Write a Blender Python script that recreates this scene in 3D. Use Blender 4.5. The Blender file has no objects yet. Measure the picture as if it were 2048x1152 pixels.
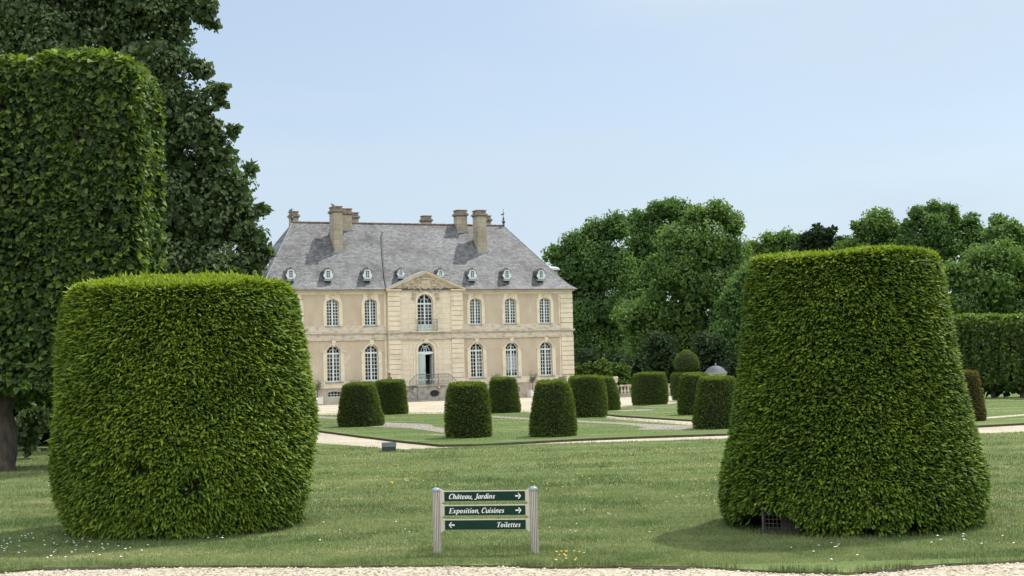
import bpy, bmesh, math, random
import numpy as np
from mathutils import Vector, Matrix
from mathutils.geometry import tessellate_polygon

S = bpy.context.scene
C = S.collection
R = math.radians

# ------------------------------------------------------------------ camera, sky, sun, exposure
EYE = 2.5
F_PX = 2844.0
PITCH, ROLL = 0.05338, 0.0260
cam_d = bpy.data.cameras.new('camera'); cam = bpy.data.objects.new('camera', cam_d); C.objects.link(cam)
cam_d.sensor_width = 36.0; cam_d.lens = 36.0 * F_PX / 2048; cam_d.clip_start = 0.1; cam_d.clip_end = 6000
_r0, _u0, _f = Vector((1, 0, 0)), Vector((0, -math.sin(PITCH), math.cos(PITCH))), Vector((0, math.cos(PITCH), math.sin(PITCH)))
_r = _r0 * math.cos(ROLL) - _u0 * math.sin(ROLL); _u = _r0 * math.sin(ROLL) + _u0 * math.cos(ROLL)
cam.matrix_world = Matrix(((_r.x, _u.x, -_f.x, 0), (_r.y, _u.y, -_f.y, 0), (_r.z, _u.z, -_f.z, EYE), (0, 0, 0, 1)))
S.camera = cam

SUN_EL, SUN_AZ = R(59), R(47)            # azimuth from +Y towards +X: behind the house, to the right
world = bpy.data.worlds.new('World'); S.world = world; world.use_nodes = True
wn, wl = world.node_tree.nodes, world.node_tree.links
wn.clear()
sky = wn.new('ShaderNodeTexSky'); sky.sky_type = 'NISHITA'; sky.sun_disc = False
sky.sun_elevation = SUN_EL; sky.sun_rotation = SUN_AZ; sky.air_density = 1.0; sky.dust_density = 1.6; sky.ozone_density = 1.5
wtc = wn.new('ShaderNodeTexCoord'); wmap = wn.new('ShaderNodeMapping'); wmap.inputs['Scale'].default_value = (1.6, 1.6, 7.0)
wmap.inputs['Rotation'].default_value = (0, R(9), 0)
wno = wn.new('ShaderNodeTexNoise'); wno.inputs['Scale'].default_value = 1.7; wno.inputs['Detail'].default_value = 5; wno.inputs['Roughness'].default_value = 0.5
wra = wn.new('ShaderNodeValToRGB'); wra.color_ramp.elements[0].position = 0.38; wra.color_ramp.elements[1].position = 0.62
wra.color_ramp.elements[0].color = (0.46, 0.46, 0.46, 1); wra.color_ramp.elements[1].color = (1, 1, 1, 1)
wmx = wn.new('ShaderNodeMixRGB'); wmx.inputs['Color2'].default_value = (4.25, 5.1, 6.0, 1)     # thin high cloud veil
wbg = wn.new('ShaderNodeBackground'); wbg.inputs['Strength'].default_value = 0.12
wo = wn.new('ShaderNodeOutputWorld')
wl.new(wtc.outputs['Generated'], wmap.inputs['Vector']); wl.new(wmap.outputs['Vector'], wno.inputs['Vector'])
wl.new(wno.outputs['Fac'], wra.inputs['Fac']); wl.new(wra.outputs['Color'], wmx.inputs['Fac'])
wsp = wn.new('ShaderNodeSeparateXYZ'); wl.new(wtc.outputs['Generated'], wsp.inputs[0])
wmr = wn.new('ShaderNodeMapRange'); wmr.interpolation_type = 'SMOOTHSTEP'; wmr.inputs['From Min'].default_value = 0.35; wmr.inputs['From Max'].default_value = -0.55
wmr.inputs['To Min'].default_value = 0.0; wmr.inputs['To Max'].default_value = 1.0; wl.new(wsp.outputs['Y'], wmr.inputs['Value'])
wm2 = wn.new('ShaderNodeMixRGB'); wm2.inputs['Color2'].default_value = (15.0, 15.0, 14.8, 1)    # unseen bright cloud added behind the viewer as fill light for the front
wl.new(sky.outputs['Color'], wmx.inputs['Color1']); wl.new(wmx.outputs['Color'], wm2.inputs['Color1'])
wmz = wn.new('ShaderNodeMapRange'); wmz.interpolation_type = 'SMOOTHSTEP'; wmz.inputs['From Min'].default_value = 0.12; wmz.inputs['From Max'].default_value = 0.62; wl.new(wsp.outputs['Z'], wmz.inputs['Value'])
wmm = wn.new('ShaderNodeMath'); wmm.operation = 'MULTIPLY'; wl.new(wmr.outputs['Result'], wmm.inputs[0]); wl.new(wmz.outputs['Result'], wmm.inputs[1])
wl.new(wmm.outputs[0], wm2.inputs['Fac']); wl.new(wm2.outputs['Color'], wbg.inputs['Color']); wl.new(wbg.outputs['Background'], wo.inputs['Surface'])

sun_d = bpy.data.lights.new('sun', 'SUN'); sun_d.energy = 3.6; sun_d.angle = R(0.6); sun_d.color = (1.0, 0.955, 0.88)
sun = bpy.data.objects.new('sun', sun_d); C.objects.link(sun)
SUN_DIR = Vector((math.sin(SUN_AZ) * math.cos(SUN_EL), math.cos(SUN_AZ) * math.cos(SUN_EL), math.sin(SUN_EL)))
sun.rotation_euler = SUN_DIR.to_track_quat('Z', 'Y').to_euler(); sun.location = (30, 30, 60)

S.view_settings.view_transform = 'Standard'; S.view_settings.look = 'None'
S.view_settings.exposure = 0.33; S.view_settings.gamma = 1.0
S.cycles.max_bounces = 8; S.cycles.transparent_max_bounces = 8; S.cycles.diffuse_bounces = 4; S.cycles.transmission_bounces = 4
S.cycles.caustics_reflective = False; S.cycles.caustics_refractive = False

# ------------------------------------------------------------------ helpers
def ray(px, py):
    X, Y = (px - 1024) / F_PX, (576 - py) / F_PX
    d = _r * X + _u * Y + _f
    return d / d.y
def at(px, py, Y):                       # world point seen at a pixel of the photograph, Y metres away
    return Vector((0, 0, EYE)) + ray(px, py) * Y
def G(px, py, z=0.0):                    # ground point
    d = ray(px, py); t = (z - EYE) / d.z
    return Vector((d.x * t, d.y * t, z))
MPP = 1.0 / F_PX                         # metres per pixel per metre of distance

class MB:
    def __init__(s): s.v, s.f, s.m = [], [], []
    def add(s, vs, fs, mi=0):
        o = len(s.v); s.v += [tuple(v) for v in vs]; s.f += [tuple(i + o for i in f) for f in fs]; s.m += [mi] * len(fs)
    def box(s, x0, x1, y0, y1, z0, z1, mi=0):
        s.add([(x0, y0, z0), (x1, y0, z0), (x1, y1, z0), (x0, y1, z0), (x0, y0, z1), (x1, y0, z1), (x1, y1, z1), (x0, y1, z1)],
              [(0, 3, 2, 1), (4, 5, 6, 7), (0, 1, 5, 4), (1, 2, 6, 5), (2, 3, 7, 6), (3, 0, 4, 7)], mi)
    def prism(s, poly, y0, y1, mi=0, caps=True):             # polygon in (x,z), extruded along y
        n = len(poly)
        vs = [(x, y0, z) for x, z in poly] + [(x, y1, z) for x, z in poly]
        fs = [(i, (i + 1) % n, n + (i + 1) % n, n + i) for i in range(n)]
        s.add(vs, fs, mi)
        if caps:
            t = tessellate_polygon([[Vector((x, z, 0)) for x, z in poly]])
            s.add(vs, [tuple(a) for a in t] + [tuple(i + n for i in a) for a in t], mi)
    def vprism(s, poly, z0, z1, mi=0):                       # polygon in (x,y), extruded along z
        n = len(poly)
        vs = [(x, y, z0) for x, y in poly] + [(x, y, z1) for x, y in poly]
        fs = [(i, (i + 1) % n, n + (i + 1) % n, n + i) for i in range(n)]
        s.add(vs, fs, mi)
        t = tessellate_polygon([[Vector((x, y, 0)) for x, y in poly]])
        s.add(vs, [tuple(a) for a in t] + [tuple(i + n for i in a) for a in t], mi)
    def slab(s, outer, holes, y0, y1, mi=0, rim=True):       # sheet in (x,z) with openings, reveals going back to y1
        loops = [outer] + holes
        flat = [p for l in loops for p in l]
        t = tessellate_polygon([[Vector((x, z, 0)) for x, z in l] for l in loops])
        s.add([(x, y0, z) for x, z in flat], [tuple(a) for a in t], mi)
        for k, l in enumerate(loops):
            if k == 0 and not rim: continue
            n = len(l)
            s.add([(x, y0, z) for x, z in l] + [(x, y1, z) for x, z in l], [(i, (i + 1) % n, n + (i + 1) % n, n + i) for i in range(n)], mi)
    def tube(s, pts, r, n=6, mi=0, r1=None):
        pts = [Vector(p) for p in pts]; m = len(pts)
        vs = []
        for i, p in enumerate(pts):
            d = (pts[min(i + 1, m - 1)] - pts[max(i - 1, 0)]).normalized()
            a = d.cross(Vector((0, 0, 1)) if abs(d.z) < .9 else Vector((1, 0, 0))).normalized(); b = d.cross(a)
            rr = r if r1 is None else r + (r1 - r) * i / max(1, m - 1)
            for k in range(n):
                t = 2 * math.pi * k / n
                vs.append(p + (a * math.cos(t) + b * math.sin(t)) * rr)
        fs = [(i * n + k, i * n + (k + 1) % n, (i + 1) * n + (k + 1) % n, (i + 1) * n + k) for i in range(m - 1) for k in range(n)]
        fs += [tuple(range(n)), tuple(range((m - 1) * n, m * n))]
        s.add(vs, fs, mi)
    def lathe(s, prof, cx=0, cy=0, n=14, mi=0, jit=0.0, rng=None, sx=1, sy=1):          # prof of (r,z)
        vs = []
        for r, z in prof:
            for k in range(n):
                t = 2 * math.pi * k / n
                q = r * (1 + (rng.uniform(-jit, jit) if rng else 0))
                vs.append((cx + q * math.cos(t) * sx, cy + q * math.sin(t) * sy, z))
        m = len(prof)
        fs = [(i * n + k, i * n + (k + 1) % n, (i + 1) * n + (k + 1) % n, (i + 1) * n + k) for i in range(m - 1) for k in range(n)]
        fs += [tuple(range(n)), tuple(range((m - 1) * n, m * n))]
        s.add(vs, fs, mi)
    def ball(s, c, r, mi=0, n=10, sz=1.0):
        m = 6
        s2 = MB(); s2.lathe([(max(1e-4, r * math.sin(math.pi * i / m)), -r * sz * math.cos(math.pi * i / m)) for i in range(m + 1)], n=n)
        s.add([(x + c[0], y + c[1], z + c[2]) for x, y, z in s2.v], s2.f, mi)
    def build(s, name, mats, parent=None, smooth=False, bevel=0.0):
        me = bpy.data.meshes.new(name); me.from_pydata(s.v, [], s.f)
        if not isinstance(mats, (list, tuple)): mats = [mats]
        for m in mats: me.materials.append(m)
        if len(mats) > 1: me.polygons.foreach_set('material_index', s.m)
        bm = bmesh.new(); bm.from_mesh(me); bmesh.ops.recalc_face_normals(bm, faces=bm.faces); bm.to_mesh(me); bm.free()
        if smooth:
            me.polygons.foreach_set('use_smooth', [True] * len(me.polygons))
            me.set_sharp_from_angle(angle=R(40))
        me.update()
        o = bpy.data.objects.new(name, me); C.objects.link(o)
        if parent: o.parent = parent
        if bevel:
            b = o.modifiers.new('bevel', 'BEVEL'); b.width = bevel; b.segments = 2; b.limit_method = 'ANGLE'
        return o

def tag(o, label=None, cat=None, group=None, kind=None):
    if label: o['label'] = label
    if cat: o['category'] = cat
    if group: o['group'] = group
    if kind: o['kind'] = kind
    return o
def empty(name, loc, rz=0.0):
    o = bpy.data.objects.new(name, None); C.objects.link(o); o.location = loc; o.rotation_euler = (0, 0, rz); o.empty_display_size = 0.3
    return o

# many small leaves / blades in one mesh --------------------------------------------------------
T_QUAD = (np.array([(0, 0, 0), (.45, .5, .12), (1, 0, -.05), (.45, -.5, .12)]), [(0, 1, 2), (0, 2, 3)])
T_HEART = (np.array([(0, 0, 0), (.08, .36, .06), (.42, .5, .10), (.78, .25, .0), (1.05, 0, -.16), (.78, -.25, .0), (.42, -.5, .10), (.08, -.36, .06), (.45, 0, -.02)]),
           [(8, i, (i + 1) % 8) for i in range(8)])
T_SPRIG = (np.array([(0, .12, 0), (.40, .50, -.02), (.78, .40, -.10), (1.0, .0, -.22), (.78, -.40, -.10), (.40, -.50, -.02), (0, -.12, 0), (.5, 0, .05)]),
           [(7, 0, 1), (7, 1, 2), (7, 2, 3), (7, 3, 4), (7, 4, 5), (7, 5, 6)])
T_BLADE = (np.array([(0, .5, 0), (0, -.5, 0), (1, 0, -.22)]), [(0, 1, 2)])
def unit(a): return a / np.maximum(1e-9, np.linalg.norm(a, axis=1))[:, None]
def cards(P, D, N, L, W, tint, tpl):
    D = unit(D); N = N - (N * D).sum(1)[:, None] * D; N = unit(N); Sd = np.cross(D, N)
    tv, tf = tpl; n, k = len(P), len(tv)
    L = np.broadcast_to(L, (n,))[:, None]; W = np.broadcast_to(W, (n,))[:, None]
    V = np.empty((n, k, 3))
    for i, (a, b, c) in enumerate(tv): V[:, i] = P + D * L * a + Sd * W * b + N * L * c
    F = (np.arange(n)[:, None, None] * k + np.array(tf)[None]).reshape(-1, 3)
    T = np.repeat(tint, len(tf))
    if tpl is T_SPRIG: T = np.clip(T + np.tile(np.array([-.20, -.03, .15, .15, -.03, -.20]), n), 0, 1)
    return V.reshape(-1, 3), F, T
def leafmesh(name, sets, mats, mat_ids=None, parent=None, core=None, core_id=1):
    vs, fs, ts, ms, o = [], [], [], [], 0
    for i, (V, F, T) in enumerate(sets):
        vs.append(V); fs.append(F + o); ts.append(T); ms.append(np.full(len(F), 0 if mat_ids is None else mat_ids[i])); o += len(V)
    if core is not None:
        cf = []
        for f in core.f:
            for j in range(1, len(f) - 1): cf.append((f[0], f[j], f[j + 1]))
        cv = np.array(core.v); cf = np.array(cf)
        vs.append(cv); fs.append(cf + o); ts.append(np.full(len(cf), .3)); ms.append(np.full(len(cf), core_id))
    V, F, T, M = np.concatenate(vs), np.concatenate(fs), np.concatenate(ts), np.concatenate(ms)
    me = bpy.data.meshes.new(name)
    me.vertices.add(len(V)); me.vertices.foreach_set('co', V.astype(np.float32).ravel())
    me.loops.add(F.size); me.loops.foreach_set('vertex_index', F.astype(np.int32).ravel())
    me.polygons.add(len(F)); me.polygons.foreach_set('loop_start', (np.arange(len(F)) * 3).astype(np.int32))
    for m in mats: me.materials.append(m)
    if len(mats) > 1: me.polygons.foreach_set('material_index', M.astype(np.int32))
    at_ = me.attributes.new('tint', 'FLOAT', 'FACE'); at_.data.foreach_set('value', T.astype(np.float32))
    me.update(calc_edges=True)
    ob = bpy.data.objects.new(name, me); C.objects.link(ob)
    if parent: ob.parent = parent
    return ob

# ------------------------------------------------------------------ materials
def new_mat(name):
    m = bpy.data.materials.new(name); m.use_nodes = True
    nt = m.node_tree; b = nt.nodes['Principled BSDF']
    return m, nt, b
def N_(nt, t, **kw):
    n = nt.nodes.new(t)
    for k, v in kw.items():
        if k in n.inputs: n.inputs[k].default_value = v
        else: setattr(n, k, v)
    return n
def ramp(nt, src, stops):
    r = nt.nodes.new('ShaderNodeValToRGB'); e = r.color_ramp.elements
    while len(e) < len(stops): e.new(0.5)
    for x, (p, c) in zip(e, stops): x.position = p; x.color = (*c, 1)
    nt.links.new(src, r.inputs['Fac']); return r
def surf(name, stops, scale=4.0, rough=0.8, bump=0.15, bscale=None, detail=6, vec_scale=(1, 1, 1), metal=0.0, coord='Object', bdist=0.02):
    m, nt, b = new_mat(name)
    tc = N_(nt, 'ShaderNodeTexCoord'); mp = N_(nt, 'ShaderNodeMapping'); mp.inputs['Scale'].default_value = vec_scale
    nt.links.new(tc.outputs[coord], mp.inputs['Vector'])
    no = N_(nt, 'ShaderNodeTexNoise', Scale=scale, Detail=detail, Roughness=0.6); nt.links.new(mp.outputs['Vector'], no.inputs['Vector'])
    r = ramp(nt, no.outputs['Fac'], stops); nt.links.new(r.outputs['Color'], b.inputs['Base Color'])
    b.inputs['Roughness'].default_value = rough; b.inputs['Metallic'].default_value = metal
    if bump:
        n2 = N_(nt, 'ShaderNodeTexNoise', Scale=bscale or scale * 4, Detail=5.0); nt.links.new(mp.outputs['Vector'], n2.inputs['Vector'])
        bp = N_(nt, 'ShaderNodeBump', Strength=bump, Distance=bdist); nt.links.new(n2.outputs['Fac'], bp.inputs['Height']); nt.links.new(bp.outputs['Normal'], b.inputs['Normal'])
    return m
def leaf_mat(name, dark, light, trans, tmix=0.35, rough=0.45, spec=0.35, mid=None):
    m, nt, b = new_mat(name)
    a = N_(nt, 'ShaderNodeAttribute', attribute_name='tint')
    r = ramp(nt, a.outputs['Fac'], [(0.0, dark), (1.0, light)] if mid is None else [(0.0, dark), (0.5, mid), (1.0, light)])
    nt.links.new(r.outputs['Color'], b.inputs['Base Color']); b.inputs['Roughness'].default_value = rough; b.inputs['Specular IOR Level'].default_value = spec
    t = N_(nt, 'ShaderNodeBsdfTranslucent'); mx = N_(nt, 'ShaderNodeMixRGB', blend_type='MULTIPLY'); mx.inputs['Fac'].default_value = 1.0
    mx.inputs['Color2'].default_value = (*trans, 1); nt.links.new(r.outputs['Color'], mx.inputs['Color1']); nt.links.new(mx.outputs['Color'], t.inputs['Color'])
    ms = N_(nt, 'ShaderNodeMixShader', Fac=tmix); nt.links.new(b.outputs['BSDF'], ms.inputs[1]); nt.links.new(t.outputs['BSDF'], ms.inputs[2])
    nt.links.new(ms.outputs['Shader'], nt.nodes['Material Output'].inputs['Surface'])
    return m
def brick_mat(name, c1, c2, mortar, bw, rh, ms, stain, rough=0.85, bump=0.5, slate=False, var=0.6):
    m, nt, b = new_mat(name)
    tc = N_(nt, 'ShaderNodeTexCoord'); sp = N_(nt, 'ShaderNodeSeparateXYZ'); nt.links.new(tc.outputs['Object'], sp.inputs['Vector'])
    cb = N_(nt, 'ShaderNodeCombineXYZ')
    if slate:
        ad = N_(nt, 'ShaderNodeMath', operation='ADD'); nt.links.new(sp.outputs['X'], ad.inputs[0]); ad.inputs[1].default_value = 0
        ml = N_(nt, 'ShaderNodeMath', operation='MULTIPLY'); ml.inputs[1].default_value = 1.35; nt.links.new(sp.outputs['Z'], ml.inputs[0])
        nt.links.new(ad.outputs[0], cb.inputs['X']); nt.links.new(ml.outputs[0], cb.inputs['Y'])
    else:
        ad = N_(nt, 'ShaderNodeMath', operation='ADD'); nt.links.new(sp.outputs['X'], ad.inputs[0]); nt.links.new(sp.outputs['Y'], ad.inputs[1])
        nt.links.new(ad.outputs[0], cb.inputs['X']); nt.links.new(sp.outputs['Z'], cb.inputs['Y'])
    br = N_(nt, 'ShaderNodeTexBrick'); br.offset = 0.5
    for k, v in (('Color1', (*c1, 1)), ('Color2', (*c2, 1)), ('Mortar', (*mortar, 1)), ('Scale', 1.0), ('Brick Width', bw), ('Row Height', rh), ('Mortar Size', ms), ('Mortar Smooth', 0.3), ('Bias', 0.0)):
        br.inputs[k].default_value = v
    nt.links.new(cb.outputs[0], br.inputs['Vector'])
    no = N_(nt, 'ShaderNodeTexNoise', Scale=0.55 if slate else 0.7, Detail=9.0, Roughness=0.65); nt.links.new(tc.outputs['Object'], no.inputs['Vector'])
    r = ramp(nt, no.outputs['Fac'], [(0.33, stain), (0.5, (1, 1, 1)), (0.72, (1.0, 0.97, 0.92) if not slate else (1.25, 1.25, 1.25))])
    mx = N_(nt, 'ShaderNodeMixRGB', blend_type='MULTIPLY'); mx.inputs['Fac'].default_value = var
    nt.links.new(br.outputs['Color'], mx.inputs['Color1']); nt.links.new(r.outputs['Color'], mx.inputs['Color2'])
    n2 = N_(nt, 'ShaderNodeTexNoise', Scale=9.0, Detail=6.0, Roughness=0.7); nt.links.new(tc.outputs['Object'], n2.inputs['Vector'])
    r2 = ramp(nt, n2.outputs['Fac'], [(0.3, (0.72, 0.72, 0.72)), (0.7, (1.15, 1.15, 1.15))])
    m2 = N_(nt, 'ShaderNodeMixRGB', blend_type='MULTIPLY'); m2.inputs['Fac'].default_value = 0.8 if slate else 0.5
    nt.links.new(mx.outputs['Color'], m2.inputs['Color1']); nt.links.new(r2.outputs['Color'], m2.inputs['Color2'])
    nt.links.new(m2.outputs['Color'], b.inputs['Base Color']); b.inputs['Roughness'].default_value = rough
    bp = N_(nt, 'ShaderNodeBump', Strength=bump, Distance=0.02); mh = N_(nt, 'ShaderNodeMath', operation='MULTIPLY_ADD'); mh.inputs[1].default_value = 0.35
    iv = N_(nt, 'ShaderNodeMath', operation='SUBTRACT'); iv.inputs[0].default_value = 1.0; nt.links.new(br.outputs['Fac'], iv.inputs[1])
    nt.links.new(n2.outputs['Fac'], mh.inputs[0]); nt.links.new(iv.outputs[0], mh.inputs[2])
    nt.links.new(mh.outputs[0], bp.inputs['Height']); nt.links.new(bp.outputs['Normal'], b.inputs['Normal'])
    return m

M = {}
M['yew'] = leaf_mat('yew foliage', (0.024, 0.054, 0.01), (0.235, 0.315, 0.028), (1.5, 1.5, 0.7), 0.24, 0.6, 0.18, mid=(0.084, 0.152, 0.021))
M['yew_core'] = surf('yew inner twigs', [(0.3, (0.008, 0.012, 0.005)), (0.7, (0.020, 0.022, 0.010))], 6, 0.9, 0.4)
M['yew_far'] = leaf_mat('clipped yew foliage', (0.04, 0.078, 0.018), (0.18, 0.255, 0.046), (1.5, 1.5, 0.7), 0.24, 0.6, 0.18)
M['yew_bronze'] = leaf_mat('bronzed yew foliage', (0.055, 0.062, 0.016), (0.17, 0.15, 0.04), (1.5, 1.4, 0.7), 0.24, 0.6, 0.18)
M['lime'] = leaf_mat('lime leaves', (0.016, 0.044, 0.017), (0.205, 0.29, 0.055), (1.6, 1.7, 0.7), 0.33, 0.55, 0.22)
M['linden'] = leaf_mat('dark linden leaves', (0.036, 0.07, 0.03), (0.18, 0.24, 0.1), (1.4, 1.5, 0.8), 0.26, 0.55, 0.22)
M['wood_a'] = leaf_mat('woodland leaves', (0.044, 0.094, 0.034), (0.175, 0.275, 0.078), (1.5, 1.6, 0.8), 0.40, 0.55, 0.22)
M['wood_b'] = leaf_mat('pale woodland leaves', (0.058, 0.114, 0.036), (0.22, 0.32, 0.088), (1.5, 1.6, 0.8), 0.40, 0.55, 0.22)
M['wood_c'] = leaf_mat('dark evergreen and shaded leaves', (0.018, 0.036, 0.018), (0.07, 0.105, 0.045), (1.3, 1.3, 0.9), 0.2, 0.8, 0.08)  # also on trees and hedges whose shade is put into this dark colour
M['olive'] = leaf_mat('olive leaves', (0.11, 0.125, 0.085), (0.27, 0.28, 0.20), (1.2, 1.2, 0.9), 0.25, 0.5, 0.4)
M['bark'] = surf('bark', [(0.3, (0.035, 0.030, 0.025)), (0.7, (0.13, 0.112, 0.09))], 9, 0.9, 1.0, 14, vec_scale=(1, 1, 0.35), bdist=0.05)
M['bark_shaded'] = surf('shaded lime bark', [(0.3, (0.022, 0.018, 0.014)), (0.7, (0.085, 0.070, 0.054))], 9, 0.95, 1.0, 14, vec_scale=(1, 1, 0.35), bdist=0.05)  # copy of the bark, darkened for the shade on the left lime trunk
M['stone'] = brick_mat('limestone ashlar', (0.66, 0.585, 0.455), (0.72, 0.645, 0.515), (0.46, 0.40, 0.31), 1.05, 0.372, 0.010, (0.72, 0.70, 0.66), 0.85, 0.25)
M['stone_dressed'] = surf('dressed limestone', [(0.30, (0.56, 0.49, 0.375)), (0.5, (0.69, 0.61, 0.475)), (0.75, (0.75, 0.675, 0.545))], 1.6, 0.85, 0.2, 22)
M['stone_weathered'] = surf('weathered limestone', [(0.32, (0.30, 0.27, 0.23)), (0.48, (0.56, 0.50, 0.41)), (0.75, (0.66, 0.59, 0.48))], 2.2, 0.9, 0.3, 20, vec_scale=(1, 1, 2.5))
M['stone_carved'] = surf('grimy carved limestone', [(0.35, (0.40, 0.345, 0.26)), (0.6, (0.60, 0.52, 0.41))], 7, 0.9, 0.4, 30)
M['stone_grey'] = surf('grey lichened stone', [(0.3, (0.17, 0.16, 0.14)), (0.55, (0.34, 0.32, 0.28)), (0.8, (0.46, 0.44, 0.38))], 2.4, 0.9, 0.35, 24)
M['stucco'] = surf('ochre lime render', [(0.25, (0.40, 0.335, 0.25)), (0.5, (0.495, 0.42, 0.32)), (0.60, (0.51, 0.44, 0.34)), (0.66, (0.585, 0.525, 0.43))], 0.9, 0.9, 0.12, 30, detail=9, vec_scale=(1, 1, .55))
M['plinth'] = surf('patched plinth render', [(0.3, (0.31, 0.27, 0.21)), (0.5, (0.48, 0.42, 0.33)), (0.7, (0.56, 0.50, 0.41))], 1.3, 0.9, 0.3, 18)
M['slate'] = brick_mat('weathered slate', (0.078, 0.083, 0.089), (0.182, 0.187, 0.196), (0.05, 0.051, 0.058), 0.24, 0.15, 0.012, (0.34, 0.325, 0.32), 0.65, 0.9, slate=True, var=0.95)
M['lead'] = surf('lead sheet', [(0.3, (0.20, 0.215, 0.24)), (0.7, (0.33, 0.345, 0.37))], 2.5, 0.5, 0.1)
M['lead_dome'] = surf('dull lead dome', [(0.3, (0.055, 0.068, 0.080)), (0.7, (0.085, 0.10, 0.115))], 2.5, 0.7, 0.1)
M['lead_dark'] = surf('dark lead', [(0.3, (0.05, 0.052, 0.058)), (0.7, (0.09, 0.09, 0.10))], 2.5, 0.55, 0.1)
M['ridge'] = surf('terracotta ridge tile', [(0.3, (0.12, 0.075, 0.062)), (0.7, (0.20, 0.135, 0.112))], 5, 0.8, 0.3)
M['chimney'] = brick_mat('chimney stone', (0.36, 0.325, 0.25), (0.43, 0.385, 0.30), (0.25, 0.22, 0.17), 0.55, 0.36, 0.012, (0.6, 0.58, 0.54), 0.9, 0.4)
M['chimney_cap'] = surf('weathered chimney cap', [(0.3, (0.13, 0.11, 0.09)), (0.7, (0.34, 0.28, 0.22))], 4, 0.9, 0.4)
M['paint'] = surf('pale blue grey paint', [(0.3, (0.60, 0.68, 0.68)), (0.7, (0.70, 0.77, 0.77))], 3, 0.5, 0.05)
M['paint_door'] = surf('blue green door paint', [(0.3, (0.40, 0.50, 0.48)), (0.7, (0.47, 0.57, 0.545))], 3, 0.5, 0.05)
M['iron'] = surf('painted wrought iron', [(0.3, (0.085, 0.105, 0.125)), (0.7, (0.15, 0.175, 0.20))], 8, 0.5, 0.05)
M['gilt'] = surf('faded gilt', [(0.3, (0.55, 0.40, 0.26)), (0.7, (0.78, 0.62, 0.50))], 8, 0.4, 0.05)
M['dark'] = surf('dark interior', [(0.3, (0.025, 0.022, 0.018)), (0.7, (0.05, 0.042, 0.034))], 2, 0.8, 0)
M['curtain'] = surf('linen curtain', [(0.3, (0.50, 0.46, 0.40)), (0.7, (0.70, 0.66, 0.60))], 3, 0.9, 0.05)
M['blind'] = surf('white blind', [(0.3, (0.72, 0.71, 0.72)), (0.7, (0.82, 0.81, 0.82))], 3, 0.8, 0.0)
M['planter'] = surf('white painted wood', [(0.3, (0.68, 0.69, 0.65)), (0.7, (0.78, 0.79, 0.75))], 4, 0.5, 0.05)
M['soil'] = surf('dark soil', [(0.3, (0.035, 0.027, 0.02)), (0.7, (0.085, 0.068, 0.05))], 5, 0.95, 0.5, 30)
M['trellis'] = surf('cream painted trellis', [(0.3, (0.62, 0.60, 0.52)), (0.7, (0.72, 0.70, 0.62))], 4, 0.6, 0.05)
M['statue'] = surf('reddish brown patina', [(0.3, (0.11, 0.062, 0.055)), (0.7, (0.26, 0.16, 0.145))], 5, 0.6, 0.2)
M['plume'] = surf('pale plume', [(0.3, (0.55, 0.52, 0.45)), (0.7, (0.68, 0.64, 0.56))], 8, 0.8, 0.1)
M['box_green'] = surf('dark green enamel', [(0.3, (0.030, 0.048, 0.048)), (0.7, (0.045, 0.066, 0.066))], 6, 0.35, 0.05)
M['sign_green'] = surf('dark green sign film', [(0.3, (0.010, 0.036, 0.026)), (0.7, (0.014, 0.044, 0.032))], 6, 0.3, 0.0)
M['sign_white'] = surf('white lettering', [(0.3, (0.78, 0.78, 0.78)), (0.7, (0.84, 0.84, 0.84))], 6, 0.5, 0.0)
M['alu'] = surf('cream lacquered aluminium', [(0.3, (0.50, 0.46, 0.39)), (0.7, (0.58, 0.54, 0.46))], 9, 0.4, 0.03)
M['alu_groove'] = surf('grey groove', [(0.3, (0.16, 0.17, 0.19)), (0.7, (0.20, 0.21, 0.23))], 9, 0.5, 0.0)
M['cap_grey'] = surf('blue grey plastic', [(0.3, (0.20, 0.26, 0.31)), (0.7, (0.25, 0.31, 0.36))], 9, 0.35, 0.0)
M['oldwood'] = surf('weathered timber', [(0.3, (0.10, 0.085, 0.07)), (0.7, (0.24, 0.205, 0.17))], 3, 0.9, 0.4, 20, vec_scale=(0.3, 3, 3))
M['darkwood'] = surf('dark stained timber', [(0.3, (0.045, 0.038, 0.032)), (0.7, (0.11, 0.095, 0.08))], 3, 0.9, 0.4, 20, vec_scale=(0.3, 3, 3))
M['wire'] = surf('galvanised wire', [(0.3, (0.07, 0.058, 0.048)), (0.7, (0.13, 0.11, 0.095))], 9, 0.7, 0.0)
M['deadleaf'] = surf('dead leaf', [(0.3, (0.12, 0.07, 0.04)), (0.7, (0.26, 0.16, 0.095))], 20, 0.8, 0.1)
M['petal_white'] = surf('white petals', [(0.3, (0.75, 0.75, 0.75)), (0.7, (0.82, 0.82, 0.82))], 9, 0.7, 0.0)
M['petal_yellow'] = surf('yellow petals', [(0.3, (0.72, 0.48, 0.03)), (0.7, (0.80, 0.56, 0.05))], 9, 0.7, 0.0)
M['feather'] = surf('grey feathers', [(0.3, (0.12, 0.125, 0.14)), (0.7, (0.22, 0.225, 0.24))], 20, 0.7, 0.1)

M['sign_green'].node_tree.nodes['Principled BSDF'].inputs['Specular IOR Level'].default_value = 0.08
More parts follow.
